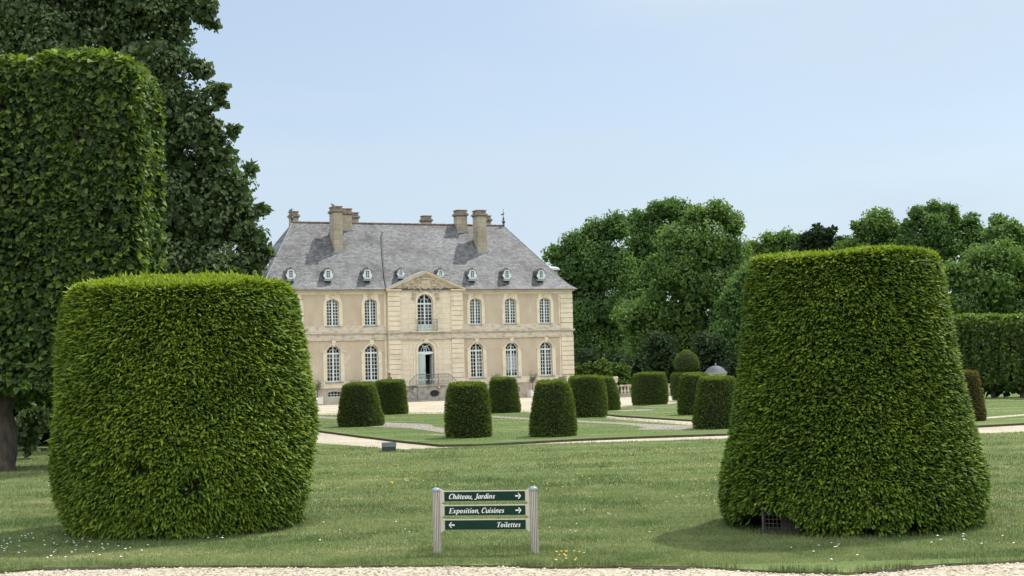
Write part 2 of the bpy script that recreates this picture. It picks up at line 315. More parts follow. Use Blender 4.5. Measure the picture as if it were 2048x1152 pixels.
# glass: mostly see-through into the dark rooms, reflecting at grazing angles
m, nt, b = new_mat('window glass')
gl = N_(nt, 'ShaderNodeBsdfGlossy', Roughness=0.03); tr = N_(nt, 'ShaderNodeBsdfTransparent'); tr.inputs['Color'].default_value = (0.72, 0.76, 0.76, 1)
fr = N_(nt, 'ShaderNodeFresnel', IOR=1.5); mx = N_(nt, 'ShaderNodeMixShader'); nt.links.new(fr.outputs[0], mx.inputs[0]); nt.links.new(tr.outputs[0], mx.inputs[1]); nt.links.new(gl.outputs[0], mx.inputs[2])
nt.links.new(mx.outputs[0], nt.nodes['Material Output'].inputs['Surface']); M['glass'] = m

def gravel_mat(name, c0, c1, c2, cell):
    m, nt, b = new_mat(name)
    tc = N_(nt, 'ShaderNodeTexCoord')
    vo = N_(nt, 'ShaderNodeTexVoronoi', Scale=cell); nt.links.new(tc.outputs['Object'], vo.inputs['Vector'])
    bw = N_(nt, 'ShaderNodeRGBToBW'); nt.links.new(vo.outputs['Color'], bw.inputs[0])
    r = ramp(nt, bw.outputs[0], [(0.15, c0), (0.4, c1), (0.85, c2)])
    no = N_(nt, 'ShaderNodeTexNoise', Scale=0.35, Detail=7.0, Roughness=0.65); nt.links.new(tc.outputs['Object'], no.inputs['Vector'])
    r2 = ramp(nt, no.outputs['Fac'], [(0.35, (0.80, 0.78, 0.74)), (0.65, (1.04, 1.04, 1.04))])
    mx = N_(nt, 'ShaderNodeMixRGB', blend_type='MULTIPLY'); mx.inputs['Fac'].default_value = 1.0
    nt.links.new(r.outputs['Color'], mx.inputs['Color1']); nt.links.new(r2.outputs['Color'], mx.inputs['Color2']); nt.links.new(mx.outputs['Color'], b.inputs['Base Color'])
    b.inputs['Roughness'].default_value = 0.9
    bp = N_(nt, 'ShaderNodeBump', Strength=0.8, Distance=0.02); bp.invert = True; nt.links.new(vo.outputs['Distance'], bp.inputs['Height']); nt.links.new(bp.outputs['Normal'], b.inputs['Normal'])
    return m
M['gravel'] = gravel_mat('cream gravel', (0.27, 0.23, 0.165), (0.43, 0.38, 0.285), (0.56, 0.51, 0.41), 30)
M['gravel_mauve'] = gravel_mat('mauve brick gravel', (0.19, 0.165, 0.145), (0.28, 0.245, 0.22), (0.36, 0.325, 0.295), 30)
m = leaf_mat('pebble', (0.17, 0.14, 0.10), (0.60, 0.545, 0.45), (1, 1, 1), 0.0, 0.9, 0.2); M['pebble'] = m
M['blade'] = leaf_mat('grass blades', (0.072, 0.132, 0.044), (0.325, 0.345, 0.165), (1.2, 1.2, 0.8), 0.30, 0.6, 0.2)

def lawn_mat(name, a, b_, dry, stripes=1.0):
    m, nt, b = new_mat(name)
    tc = N_(nt, 'ShaderNodeTexCoord')
    mp = N_(nt, 'ShaderNodeMapping'); mp.inputs['Scale'].default_value = (0.25, 1.0, 1.0); mp.inputs['Rotation'].default_value = (0, 0, R(-3)); nt.links.new(tc.outputs['Object'], mp.inputs['Vector'])
    n1 = N_(nt, 'ShaderNodeTexNoise', Scale=0.8, Detail=7.0, Roughness=0.62); nt.links.new(mp.outputs['Vector'], n1.inputs['Vector'])
    r1 = ramp(nt, n1.outputs['Fac'], [(0.34, a), (0.52, b_), (0.68, dry)])
    n2 = N_(nt, 'ShaderNodeTexNoise', Scale=16.0, Detail=5.0, Roughness=0.7); nt.links.new(tc.outputs['Object'], n2.inputs['Vector'])
    r2 = ramp(nt, n2.outputs['Fac'], [(0.30, (0.55, 0.58, 0.5)), (0.7, (1.3, 1.25, 1.15))])
    mx = N_(nt, 'ShaderNodeMixRGB', blend_type='MULTIPLY'); mx.inputs['Fac'].default_value = 0.9
    nt.links.new(r1.outputs['Color'], mx.inputs['Color1']); nt.links.new(r2.outputs['Color'], mx.inputs['Color2']); nt.links.new(mx.outputs['Color'], b.inputs['Base Color'])
    b.inputs['Roughness'].default_value = 0.9; b.inputs['Specular IOR Level'].default_value = 0.15
    n3 = N_(nt, 'ShaderNodeTexNoise', Scale=45.0, Detail=4.0); nt.links.new(tc.outputs['Object'], n3.inputs['Vector'])
    bp = N_(nt, 'ShaderNodeBump', Strength=0.9, Distance=0.05); nt.links.new(n3.outputs['Fac'], bp.inputs['Height']); nt.links.new(bp.outputs['Normal'], b.inputs['Normal'])
    return m
M['turf_side'] = surf('turf edge', [(0.35, (0.05, 0.045, 0.028)), (0.5, (0.10, 0.11, 0.045)), (0.7, (0.16, 0.18, 0.07))], 7, 0.95, 0.6, 30)
M['lawn'] = lawn_mat('mown lawn', (0.108, 0.168, 0.056), (0.164, 0.216, 0.082), (0.295, 0.300, 0.150))
M['lawn_far'] = lawn_mat('parterre turf', (0.092, 0.154, 0.046), (0.134, 0.192, 0.065), (0.245, 0.262, 0.122))

# ------------------------------------------------------------------ ground
LAWN_Z, PAR_Z = 0.03, 0.075
mb = MB(); mb.add([(-1500, -200, -0.05), (1500, -200, -0.05), (1500, 3000, -0.05), (-1500, 3000, -0.05)], [(0, 1, 2, 3)])
tag(mb.build('ground', M['lawn_far']), kind='structure')
mb = MB(); mb.add([(-70, -5, 0), (70, -5, 0), (70, 60, 0), (28, 70, 0), (14.5, 77, 0), (14, 99.2, 0), (6, 108, 0), (-40, 118, 0), (-70, 100, 0)], [tuple(range(9))])
tag(mb.build('gravel_path', M['gravel']), kind='structure')

def sheet(name, poly, mat, z1, z0=-0.02, side=None):
    mb = MB(); mb.vprism([(p[0], p[1]) for p in poly], z0, z1)
    n = len(poly); mb.m = [1] * n + [0] * (len(mb.f) - n)
    o = mb.build(name, [mat, side or M['soil']]); tag(o, kind='structure'); return o
def pxpoly(pts, z): return [G(x, y, z) for x, y in pts]
rg = random.Random(4)
def wob(poly, step, amp):                     # ragged turf edge: subdivide and jitter
    out = []
    n = len(poly)
    for i in range(n):
        a, b = Vector(poly[i][:2]), Vector(poly[(i + 1) % n][:2]); L = (b - a).length
        k = max(1, min(400, int(L / step))); nn = Vector((-(b - a).y, (b - a).x)).normalized()
        for j in range(k):
            out.append(a + (b - a) * j / k + nn * (rg.uniform(-amp, amp) if j else 0))
    return out

front_edge = [(-700, 1165), (-80, 1148), (0, 1143), (80, 1135), (300, 1131), (600, 1131), (1000, 1129), (1100, 1133), (1260, 1131), (1400, 1132), (1548, 1141), (1696, 1145), (1780, 1138), (1873, 1128), (2048, 1120), (2700, 1085)]
fe = pxpoly(front_edge, LAWN_Z)
back_edge = [(2800, 835), (2048, 864), (1955, 867), (1450, 877), (1300, 882), (1100, 887), (960, 892), (880, 896), (810, 899), (740, 894), (640, 886), (560, 880), (300, 874)]
lawn_poly = [Vector((fe[0].x, fe[0].y))] + [Vector((p.x, p.y)) for p in fe[1:]] + [Vector((p.x, p.y)) for p in pxpoly(back_edge, LAWN_Z)] + [Vector((-16, 70)), Vector((-60, 90)), Vector((-70, 20))]
sheet('lawn', wob(lawn_poly, 0.30, 0.035), M['lawn'], LAWN_Z, side=M['turf_side'])

# parterre lawns, raised a hand above the gravel
par_main = [(560, 851), (630, 860), (700, 869), (800, 881), (880, 889), (960, 888), (1060, 883), (1150, 878), (1300, 872), (1450, 867), (1540, 863), (1215, 837), (1030, 823), (895, 827), (820, 828), (640, 830), (400, 831)]
sheet('parterre_lawn', wob(pxpoly(par_main, PAR_Z), 0.6, 0.02), M['lawn_far'], PAR_Z)
par_right = [(1240, 831), (1390, 840), (1560, 852), (1955, 851), (2048, 846), (2500, 830), (2500, 790), (1960, 797), (1700, 797), (1400, 800), (1340, 808), (1262, 813), (1150, 822)]
sheet('parterre_lawn', wob(pxpoly(par_right, PAR_Z), 0.6, 0.02), M['lawn_far'], PAR_Z)

def band(pts, w0, mat, name='parterre_path', zz=PAR_Z + 0.006):
    P = [G(x, y, PAR_Z) for x, y in pts]; L_, R_ = [], []
    ws = w0 if isinstance(w0, list) else [w0] * len(P)
    for i, p in enumerate(P):
        d = (P[min(i + 1, len(P) - 1)] - P[max(0, i - 1)]).normalized(); nn = Vector((-d.y, d.x, 0))
        L_.append(p + nn * ws[i] / 2); R_.append(p - nn * ws[i] / 2)
    mb = MB(); n = len(P)
    mb.add([(p.x, p.y, zz) for p in L_ + R_], [(i, i + 1, n + i + 1, n + i) for i in range(n - 1)])
    o = mb.build(name, mat); tag(o, kind='structure')
band([(560, 832), (630, 834), (690, 838), (760, 847), (800, 851), (845, 855), (890, 862), (935, 868)], [.9, .9, .9, 1.1, 2.6, 1.1, .9, .9], M['gravel_mauve'])
band([(860, 870), (905, 870.5), (960, 872)], .35, M['gravel'])
band([(930, 830), (1060, 838), (1160, 843), (1270, 848.5), (1330, 853), (1360, 856), (1390, 858)], [.7, .8, .8, .8, 1.6, 3.4, 1.2], M['gravel_mauve'])
band([(1255, 820), (1280, 821), (1305, 820.5)], [1.6, 2.2, .6], M['gravel_mauve'])
band([(1290, 816), (1350, 813.5), (1380, 811)], .5, M['gravel_mauve'])
band([(1930, 839), (1960, 837), (2048, 830), (2300, 815)], .7, M['gravel'])

# grass blades on the near lawn
def inside(poly, x, y):
    P = np.array([(p[0], p[1]) for p in poly]); r = np.zeros(len(x), bool); j = len(P) - 1
    for i in range(len(P)):
        c = ((P[i, 1] > y) != (P[j, 1] > y)) & (x < (P[j, 0] - P[i, 0]) * (y - P[i, 1]) / (P[j, 1] - P[i, 1] + 1e-12) + P[i, 0]); r ^= c; j = i
    return r
rs = np.random.RandomState(11)
def vnoise(x, y, sc, seed):                    # cheap smooth value noise
    r = np.random.RandomState(seed).rand(64, 64); X, Y = x * sc, y * sc
    xi, yi = np.floor(X).astype(int), np.floor(Y).astype(int); fx, fy = X - xi, Y - yi
    fx, fy = fx * fx * (3 - 2 * fx), fy * fy * (3 - 2 * fy)
    g = lambda a, b: r[a % 64, b % 64]
    return (g(xi, yi) * (1 - fx) + g(xi + 1, yi) * fx) * (1 - fy) + (g(xi, yi + 1) * (1 - fx) + g(xi + 1, yi + 1) * fx) * fy
def scatter_lawn(n, y0, y1, p=2.0):
    t = rs.rand(n); y = (y0 ** (1 - p) + t * (y1 ** (1 - p) - y0 ** (1 - p))) ** (1 / (1 - p))
    x = (rs.rand(n) * 2 - 1) * (0.40 * y + 1.0)
    k = inside(lawn_poly, x, y); return x[k], y[k]
x, y = scatter_lawn(560000, 17.2, 46.0)
n = len(x); P = np.stack([x, y, np.full(n, LAWN_Z - .004)], 1)
ang = rs.rand(n) * 2 * np.pi
D = np.stack([np.cos(ang) * .7, np.sin(ang) * .7, .45 + rs.rand(n) * .9], 1); Nn = np.stack([np.cos(ang), np.sin(ang), np.full(n, .2)], 1) + rs.randn(n, 3) * .2
patch = vnoise(x * .3, y, .9, 1) * .5 + vnoise(x, y, 2.6, 2) * .5
long_ = (vnoise(x, y, 1.1, 3) > .62)
L = (0.022 + rs.rand(n) * 0.024) * (1 + .8 * long_ * rs.rand(n)) * np.clip(y / 22, 1, 1.25)
tint = np.clip(.0 + patch * .88 + rs.randn(n) * .17 - .15 * long_, 0, 1)
sets = [cards(P, D, Nn, L, .007 * np.clip(y / 19, 1, 2.2), tint, T_BLADE)]
# longer tufts at the foot of the sign, along the turf edge and round the big yews
tx, ty = [], []
for q in range(6000):
    i = rg.randrange(1, len(fe) - 2); t = rg.random(); p = fe[i].lerp(fe[i + 1], t)
    if math.sin(p.x * 2.3) + math.sin(p.x * 5.9 + 1) + math.sin(p.x * 13) < rg.uniform(-1.5, 1.5): continue
    p = p.copy(); tx.append(p.x + rg.gauss(0, .02)); ty.append(p.y + rg.gauss(0.02, .05))
for c, r_, m_ in ((G(872, 1107), .22, 260), (G(1068, 1105), .32, 620), (G(1160, 1115), .5, 200), (G(1000, 1118), .9, 500)):
    for q in range(m_): tx.append(c.x + rg.gauss(0, r_)); ty.append(c.y + rg.gauss(0, r_ * .5))
for c, r_ in ((Vector((-5.25, 22.95)), 1.8), (Vector((5.05, 21.15)), 1.8)):
    for q in range(2600):
        a = rg.random() * 6.283; rr = r_ + rg.gauss(0, .12); tx.append(c.x + rr * math.cos(a)); ty.append(c.y + rr * math.sin(a))
tx, ty = np.array(tx), np.array(ty); k = inside(lawn_poly, tx, ty + .05); tx, ty = tx[k], ty[k]; n = len(tx)
ang = rs.rand(n) * 6.283
sets.append(cards(np.stack([tx, ty, np.full(n, LAWN_Z - .01)], 1), np.stack([np.cos(ang) * .45, np.sin(ang) * .45, .7 + rs.rand(n)], 1), np.stack([np.cos(ang), np.sin(ang), np.zeros(n)], 1),
                  .035 + rs.rand(n) * .075, .008, np.clip(.25 + rs.randn(n) * .2, 0, 1), T_BLADE))
for poly_, n_ in ((pxpoly(par_main, 0), 120000), (pxpoly(par_right, 0), 70000)):
    px_ = np.array([(p.x, p.y) for p in poly_]); lo, hi = px_.min(0), px_.max(0); hi[0] = min(hi[0], 34); lo[0] = max(lo[0], -17)
    x = lo[0] + rs.rand(n_) * (hi[0] - lo[0]); y = lo[1] + rs.rand(n_) * (hi[1] - lo[1]); k = inside(poly_, x, y); x, y = x[k], y[k]; n = len(x); an = rs.rand(n) * 6.283
    pt = vnoise(x * .35, y, .5, 7) * .6 + vnoise(x, y, 1.6, 8) * .4
    sets.append(cards(np.stack([x, y, np.full(n, PAR_Z - .004)], 1), np.stack([np.cos(an) * .8, np.sin(an) * .8, .4 + rs.rand(n) * .6], 1), np.stack([np.cos(an), np.sin(an), np.full(n, .3)], 1), .026 + rs.rand(n) * .02, .016, np.clip(.0 + pt * .8 + rs.randn(n) * .16, 0, 1), T_BLADE))
tag(leafmesh('grass', sets, [M['blade']]), 'short mown grass blades with dry pale patches', 'grass', kind='stuff')

# daisies and dandelions
def blooms(name, spots, r, mat, label, zz):
    mb = MB()
    for (a, b_) in spots:
        h = zz + rg.uniform(0, .02); n = 7; tl = rg.uniform(-.3, .3)
        mb.add([(a, b_, h + .006)] + [(a + r * math.cos(k * 6.283 / n), b_ + r * math.sin(k * 6.283 / n), h + tl * r * math.cos(k)) for k in range(n)], [(0, 1 + k, 1 + (k + 1) % n) for k in range(n)])
    tag(mb.build(name, mat), label, 'flowers', kind='stuff')
def px_spots(regs):
    o = []
    for x0, x1, y0, y1, n in regs:
        for k in range(n):
            p = G(rg.uniform(x0, x1), rg.uniform(y0, y1), LAWN_Z); o.append((p.x, p.y))
    return o
blooms('daisies', px_spots([(0, 190, 1072, 1122, 40), (100, 260, 1090, 1122, 16), (240, 300, 1096, 1108, 4), (405, 450, 1078, 1086, 5), (1540, 1760, 1090, 1125, 9), (1790, 2040, 1030, 1100, 14), (1090, 1300, 1022, 1075, 8), (640, 860, 1040, 1100, 6), (900, 1000, 1020, 1045, 4), (60, 110, 945, 985, 3)]), .017, M['petal_white'], 'scattered white daisies in the grass by the yews', LAWN_Z + .035)
blooms('dandelions', px_spots([(640, 900, 930, 985, 40), (780, 850, 960, 972, 14), (1060, 1130, 965, 985, 10), (1100, 1440, 905, 1010, 34), (900, 1300, 900, 925, 14), (1085, 1170, 1108, 1130, 13), (1290, 1440, 985, 1010, 8)]), .019, M['petal_yellow'], 'scattered small yellow flowers across the front lawn', LAWN_Z + .04)

# loose gravel stones along the near edge
npb = 12000
y = 15.5 + rs.rand(npb) * 3.4; x = (rs.rand(npb) * 2 - 1) * 8.2
k = ~inside(lawn_poly, x, y); x, y = x[k], y[k]; n = len(x)
octv = np.array([(1, 0, 0), (0, 1, 0), (-1, 0, 0), (0, -1, 0), (0, 0, .7), (.7, .7, .25), (-.7, .7, .3), (-.7, -.7, .25), (.7, -.7, .3)]); octf = np.array([(0, 5, 4), (5, 1, 4), (1, 6, 4), (6, 2, 4), (2, 7, 4), (7, 3, 4), (3, 8, 4), (8, 0, 4)])
s = (.009 + rs.rand(n) * .016)[:, None, None]; an = rs.rand(n) * 6.283; ca, sa = np.cos(an)[:, None], np.sin(an)[:, None]
V = np.repeat(octv[None], n, 0) * s * (0.75 + .5 * rs.rand(n, 9, 1)) * np.array([1, .75, 1])
V = np.stack([V[..., 0] * ca - V[..., 1] * sa + x[:, None], V[..., 0] * sa + V[..., 1] * ca + y[:, None], V[..., 2] + .003], -1)
Fp = (np.arange(n)[:, None, None] * 9 + octf[None]).reshape(-1, 3)
tag(leafmesh('gravel', [(V.reshape(-1, 3), Fp, np.repeat(rs.rand(n) ** .8, len(octf)))], [M['pebble']]), 'loose cream and ochre stones of the near gravel path', 'gravel', kind='stuff')

# ------------------------------------------------------------------ the chateau
A_ROT = 0.41332
CH = empty('chateau', (-6.4393, 103.381, 0), A_ROT)
tag(CH, 'two storey cream stone country house with grey slate hipped roof behind the parterre', 'mansion')
S1u, S2u, S3u, HW = 4.06, 6.87, 9.70, 11.94
COLS = (-S3u, -S2u, -S1u, S1u, S2u, S3u)

def arch(cx, z0, hw, zs, rise, n=14):
    p = [(cx - hw, z0), (cx + hw, z0)]
    return p + [(cx + hw * math.cos(math.pi * k / n), zs + rise * math.sin(math.pi * k / n)) for k in range(n + 1)]
def rect(x0, x1, z0, z1): return [(x0, z0), (x1, z0), (x1, z1), (x0, z1)]
GF = dict(z0=1.56, hw=.50, zs=3.66, rise=.44)
FF = dict(z0=5.50, hw=.46, zs=7.12, rise=.30)
op = lambda cx, w: arch(cx, w['z0'], w['hw'], w['zs'], w['rise'])

walls = MB()
walls.slab(rect(-HW, -2.80, 1.14, 8.0), [op(c, w) for c in COLS[:3] for w in (GF, FF)], 0.0, 0.42)
walls.slab(rect(2.84, HW, 1.14, 8.0), [op(c, w) for c in COLS[3:] for w in (GF, FF)], 0.0, 0.42)
walls.box(-HW, -HW + .3, .43, 9.1, 0, 8.0); walls.box(HW - .3, HW, .43, 9.1, 0, 8.0); walls.box(-HW + .3, HW - .3, 8.8, 9.1, 0, 8.0)
walls.build('wall', M['stucco'], CH)
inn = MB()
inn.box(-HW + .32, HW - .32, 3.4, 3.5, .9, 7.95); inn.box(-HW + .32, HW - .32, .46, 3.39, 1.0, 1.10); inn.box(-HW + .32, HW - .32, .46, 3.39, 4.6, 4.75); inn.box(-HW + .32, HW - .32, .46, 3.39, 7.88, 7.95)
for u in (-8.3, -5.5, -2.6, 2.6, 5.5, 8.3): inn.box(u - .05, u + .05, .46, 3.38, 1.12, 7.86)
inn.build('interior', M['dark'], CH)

# centre pavilion, ashlar, with gable
PY = -0.26
pav = MB()
DOOR = arch(0, 1.16, .63, 3.60, .62, 18); BWIN = arch(0.02, 5.06, .60, 7.14, .60, 18)
pav.slab([(-2.85, 0.0), (2.89, 0.0), (2.89, 8.02), (0.03, 9.22), (-2.85, 8.02)], [DOOR, BWIN], PY, 0.42)
pav.build('pavilion_wall', M['stone'], CH)
def rust(mb, u0, u1, z0, z1, n, yf, yb, gap=.04):
    h = (z1 - z0) / n
    for i in range(n): mb.box(u0, u1, yf, yb, z0 + i * h + gap / 2, z0 + (i + 1) * h - gap / 2)
    mb.box(u0 + .02, u1 - .02, yf + .06, yb, z0, z1)
for (u0, u1) in ((-2.86, -1.95), (1.98, 2.90)):
    q = MB()
    rust(q, u0, u1, 1.60, 4.46, 8, PY - .09, PY); rust(q, u0, u1, 5.08, 7.92, 8, PY - .09, PY)
    q.box(u0 - .0, u1 + .0, PY - .10, PY, .55, 1.57)
    q.build('pilaster', M['stone_dressed'], CH, bevel=.012)
for s in (-1, 1):
    q = MB()
    a, b_ = sorted((s * 10.97, s * 11.98))
    rust(q, a, b_, 1.60, 4.46, 8, -.10, 0); rust(q, a, b_, 5.52, 7.74, 6, -.10, 0); q.box(a, b_, -.08, 0, 5.06, 5.50)
    q.build('quoin', M['stone_dressed'], CH, bevel=.012)
    a, b_ = sorted((s * 10.84, s * 10.95)); q = MB(); q.box(a, b_, -.035, 0, 1.57, 4.46); q.box(a, b_, -.035, 0, 5.50, 7.74)
    q.build('stone_strip', M['stone_dressed'], CH)
    a, b_ = sorted((s * 2.92, s * 3.06)); q = MB(); q.box(a, b_, -.035, 0, 1.57, 4.46); q.box(a, b_, -.035, 0, 5.50, 7.74)
    q.build('stone_strip', M['stone_dressed'], CH)
    a, b_ = sorted((s * 11.945, s * 11.99))
    for ya, yb in ((-.099, .9), (8.2, 9.1)):
        q = MB(); q.box(min(s * 11.942, s * 11.96), max(s * 11.942, s * 11.96), ya + .02, yb - .02, 1.60, 7.74)
        for zz0, zz1, nn in ((1.60, 4.46, 8), (5.52, 7.74, 6)):
            h = (zz1 - zz0) / nn
            for i in range(nn): q.box(a, b_, ya, yb, zz0 + i * h + .025, zz0 + (i + 1) * h - .025)
        q.build('quoin', M['stone_dressed'], CH, bevel=.012)

# horizontal mouldings
def ring_band(mb, z0, z1, pr, u0=-HW, u1=HW):
    for a, b_, p_ in ((u0, -2.87, 0), (2.91, u1, 0)): mb.box(a - (pr if a == u0 else 0), b_ + (pr if b_ == u1 else 0), -pr, 0, z0, z1)
    mb.box(-HW - pr, -HW, 0, 9.1, z0, z1); mb.box(HW, HW + pr, 0, 9.1, z0, z1); mb.box(-HW - pr, HW + pr, 9.1, 9.1 + pr, z0, z1)
s_ = MB()
ring_band(s_, 4.46, 4.53, .085); ring_band(s_, 4.535, 4.86, .045); ring_band(s_, 4.865, 4.95, .10); ring_band(s_, 4.955, 5.045, .17); ring_band(s_, 5.05, 5.495, .03)
for z0, z1, pr in ((4.46, 4.53, .14), (4.535, 4.86, .105), (4.865, 4.95, .15), (4.955, 5.045, .22)): s_.box(-2.88, 2.92, PY - pr, PY, z0, z1)
s_.box(-1.55, 1.6, PY - .33, PY - .221, 4.955, 5.05)
s_.build('string_course', M['stone_weathered'], CH, bevel=.012)
c_ = MB()
ring_band(c_, 7.74, 7.93, .05); ring_band(c_, 7.935, 8.0, .16); ring_band(c_, 8.004, 8.07, .28)
for u0, u1 in ((-3.02, -1.88), (1.92, 3.06)): c_.box(u0, u1, PY - .28, PY, 7.98, 8.07); c_.box(u0 + .06, u1 - .06, PY - .16, PY, 7.90, 7.975)
c_.build('cornice', M['stone_dressed'], CH, bevel=.015)
p_ = MB()
ring_band(p_, 1.14, 1.555, .07); ring_band(p_, 1.10, 1.137, .11)
p_.box(-2.89, 2.93, PY - .11, PY, 1.10, 1.137); p_.box(-2.87, 2.91, PY - .07, PY, 1.14, 1.555) if False else None
p_.build('plinth_band', M['stone_dressed'], CH, bevel=.01)
pl = MB()
BAS = [(-6.87, .48, .86)] + [(c, .42, .80) for c in (-9.7, -4.06, 4.06, 6.95, 9.7)]
pl.slab(rect(-HW - .06, -2.87, 0, 1.10), [arch(c, z0, .49, z1 - .1, .12, 8) for c, z0, z1 in BAS if c < 0], -.06, .3)
pl.build('plinth', M['plinth'], CH); pl = MB()
pl.slab(rect(2.91, HW + .06, 0, 1.10), [arch(c, z0, .49, z1 - .1, .12, 8) for c, z0, z1 in BAS if c > 0], -.06, .3)
pl.box(HW, HW + .06, 0, 9.1, 0, 1.10)
pl.build('plinth', M['plinth'], CH)
for c, z0, z1 in BAS:
    w = MB()
    w.box(c - .49, c + .49, .08, .12, z0, z0 + .05); w.box(c - .49, c + .49, .08, .12, z0 + .19, z0 + .22)
    for k in range(5): w.box(c - .47 + k * .225, c - .43 + k * .225, .085, .115, z0 + .052, z1 + .0)
    o = w.build('basement_window', M['paint'], CH)
    g = MB(); g.add([(c - .5, .13, z0), (c + .5, .13, z0), (c + .5, .13, z1 + .1), (c - .5, .13, z1 + .1)], [(0, 1, 2, 3)]); g.build('pane', M['glass'], o)
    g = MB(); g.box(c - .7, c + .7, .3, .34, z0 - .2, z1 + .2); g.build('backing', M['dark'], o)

# windows
def arcband(mb, cx, cz, rx, rz, th, a0, a1, y0, y1, n=12):
    for k in range(n):
        t0, t1 = a0 + (a1 - a0) * k / n, a0 + (a1 - a0) * (k + 1) / n
        pts = [(cx + (rx) * math.cos(t0), cz + rz * math.sin(t0)), (cx + rx * math.cos(t1), cz + rz * math.sin(t1)), (cx + (rx - th) * math.cos(t1), cz + (rz - th) * math.sin(t1)), (cx + (rx - th) * math.cos(t0), cz + (rz - th) * math.sin(t0))]
        mb.prism(pts, y0, y1)
def window(cx, w, style, yo=0.0, curtain=None, blind=False, panel=0.0):
    z0, hw, zs, rise = w['z0'], w['hw'], w['zs'], w['rise']
    mb = MB(); y0, y1 = .16 + yo, .23 + yo
    th = .055
    mb.box(cx - hw, cx - hw + th, y0, y1, z0, zs); mb.box(cx + hw - th, cx + hw, y0, y1, z0, zs)
    arcband(mb, cx, zs, hw, rise, th, 0, math.pi, y0, y1, 14)
    mb.box(cx - hw + th, cx + hw - th, y0 + .002, y1, z0, z0 + .09)
    yb0, yb1 = y0 + .015, y1 - .012
    iw = hw - th
    if style == 'fan':
        zt = zs - .16
        mb.box(cx - iw, cx + iw, y0 - .02, y1, zt, zt + .12)
        mb.box(cx - .055, cx + .055, y0 - .01, y1 - .003, z0 + .09, zt)
        for s in (-1, 1): mb.box(cx + s * (iw * .53) - .020, cx + s * (iw * .53) + .020, yb0, yb1, z0 + .09 + panel, zt)
        nr = 7 if not panel else 6; zb = z0 + .09 + panel
        for k in range(1, nr):
            zz = zb + (zt - zb) * k / nr
            for s in (-1, 1): a, b_ = sorted((cx + s * .055, cx + s * iw)); mb.box(a, b_, yb0 + .003, yb1 - .003, zz - .020, zz + .020)
        if panel: mb.box(cx - iw, cx + iw, y0 + .02, y1 - .02, z0 + .09, z0 + .07 + panel)
        zc = zt + .12
        mb.box(cx - .045, cx + .045, y0 - .005, y1 - .004, zc, zs + rise - th)
        rr = hw * .52; rz = (zs + rise - zc) * .52
        arcband(mb, cx, zc, rr, rz, .03, 0, math.pi, yb0, yb1, 12)
        for a in (R(42), R(138)):
            x0, x1 = cx + rr * math.cos(a), cx + (hw - .03) * math.cos(a); za, zb_ = zc + rz * math.sin(a), zc + (zs + rise - zc - .03) * math.sin(a)
            dx = .02
            mb.prism([(x0 - dx, za), (x0 + dx, za), (x1 + dx, zb_), (x1 - dx, zb_)], yb0 + .002, yb1 - .002)
    else:
        mb.box(cx - .055, cx + .055, y0 - .01, y1 - .003, z0 + .09, zs + rise - th)
        for s in (-1, 1):
            uu = iw * .53; mb.box(cx + s * uu - .020, cx + s * uu + .020, yb0, yb1, z0 + .09, zs + rise * math.sqrt(1 - (uu / hw) ** 2) - .03)
        nr = 8; zb, zt = z0 + .09, zs + rise - th
        for k in range(1, nr):
            zz = zb + (zt - zb) * k / nr
            lim = iw if zz < zs else iw * math.sqrt(max(.05, 1 - ((zz - zs) / rise) ** 2))
            for s in (-1, 1): a, b_ = sorted((cx + s * .055, cx + s * lim)); mb.box(a, b_, yb0 + .003, yb1 - .003, zz - .020, zz + .020)
    o = mb.build('window', M['paint'], CH)
    g = MB(); P = arch(cx, z0 + .01, hw - .01, zs, rise - .01); n = len(P)
    g.add([(x, y0 + .035, z) for x, z in P], [tuple(a) for a in tessellate_polygon([[Vector((x, z, 0)) for x, z in P]])]); g.build('pane', M['glass'], o)
    if curtain:
        for sgn, top, wid, bot in curtain:
            g = MB(); n = 22; vs = []
            H_ = 12
            for j in range(H_ + 1):
                t = j / H_; zz = top + (bot - top) * t
                ww = wid * hw * (1 - .55 * math.sin(min(1, t * 1.6) * math.pi * .5) * (1 if len(curtain) > 1 else .3))
                for k in range(n + 1):
                    vs.append((cx + sgn * (hw - .02 - ww * k / n), y1 + .12 + .03 * math.sin(k * 1.9 + t), zz))
            g.add(vs, [(j * (n + 1) + k, j * (n + 1) + k + 1, (j + 1) * (n + 1) + k + 1, (j + 1) * (n + 1) + k) for j in range(H_) for k in range(n)])
            g.build('curtain', M['curtain'], o, smooth=True)
    if blind:
        g = MB(); g.box(cx - hw + .03, cx + hw - .03, y1 + .01, y1 + .03, z0 + .46, zs - .50); g.build('blind', M['blind'], o)
    return o
def sill(o, cx, w, d=.10):
    s = MB(); s.box(cx - w, cx + w, -d, .16, -0.05, 0.0); return s
CUR = {(-S2u, 'G'): [(-1, 3.5, .95, 1.9), (1, 3.5, .95, 1.65)], (S1u, 'G'): [(1, 3.4, .85, 1.9)], (S3u, 'G'): [(1, 3.4, .95, 2.2), (-1, 3.2, .6, 2.2)],
       (-S2u, 'F'): [(-1, 7.3, .9, 5.6), (1, 7.3, .95, 5.6)], (S1u, 'F'): [(1, 7.2, .95, 6.1), (-1, 7.2, .7, 6.6)], (S2u, 'F'): [(-1, 7.2, .8, 6.5), (1, 7.25, .95, 5.9)], (S3u, 'F'): [(-1, 7.2, .7, 5.7), (1, 7.2, .95, 6.0)],
       (-S3u, 'G'): [(1, 3.5, .8, 1.9), (-1, 3.5, .8, 1.9)]}
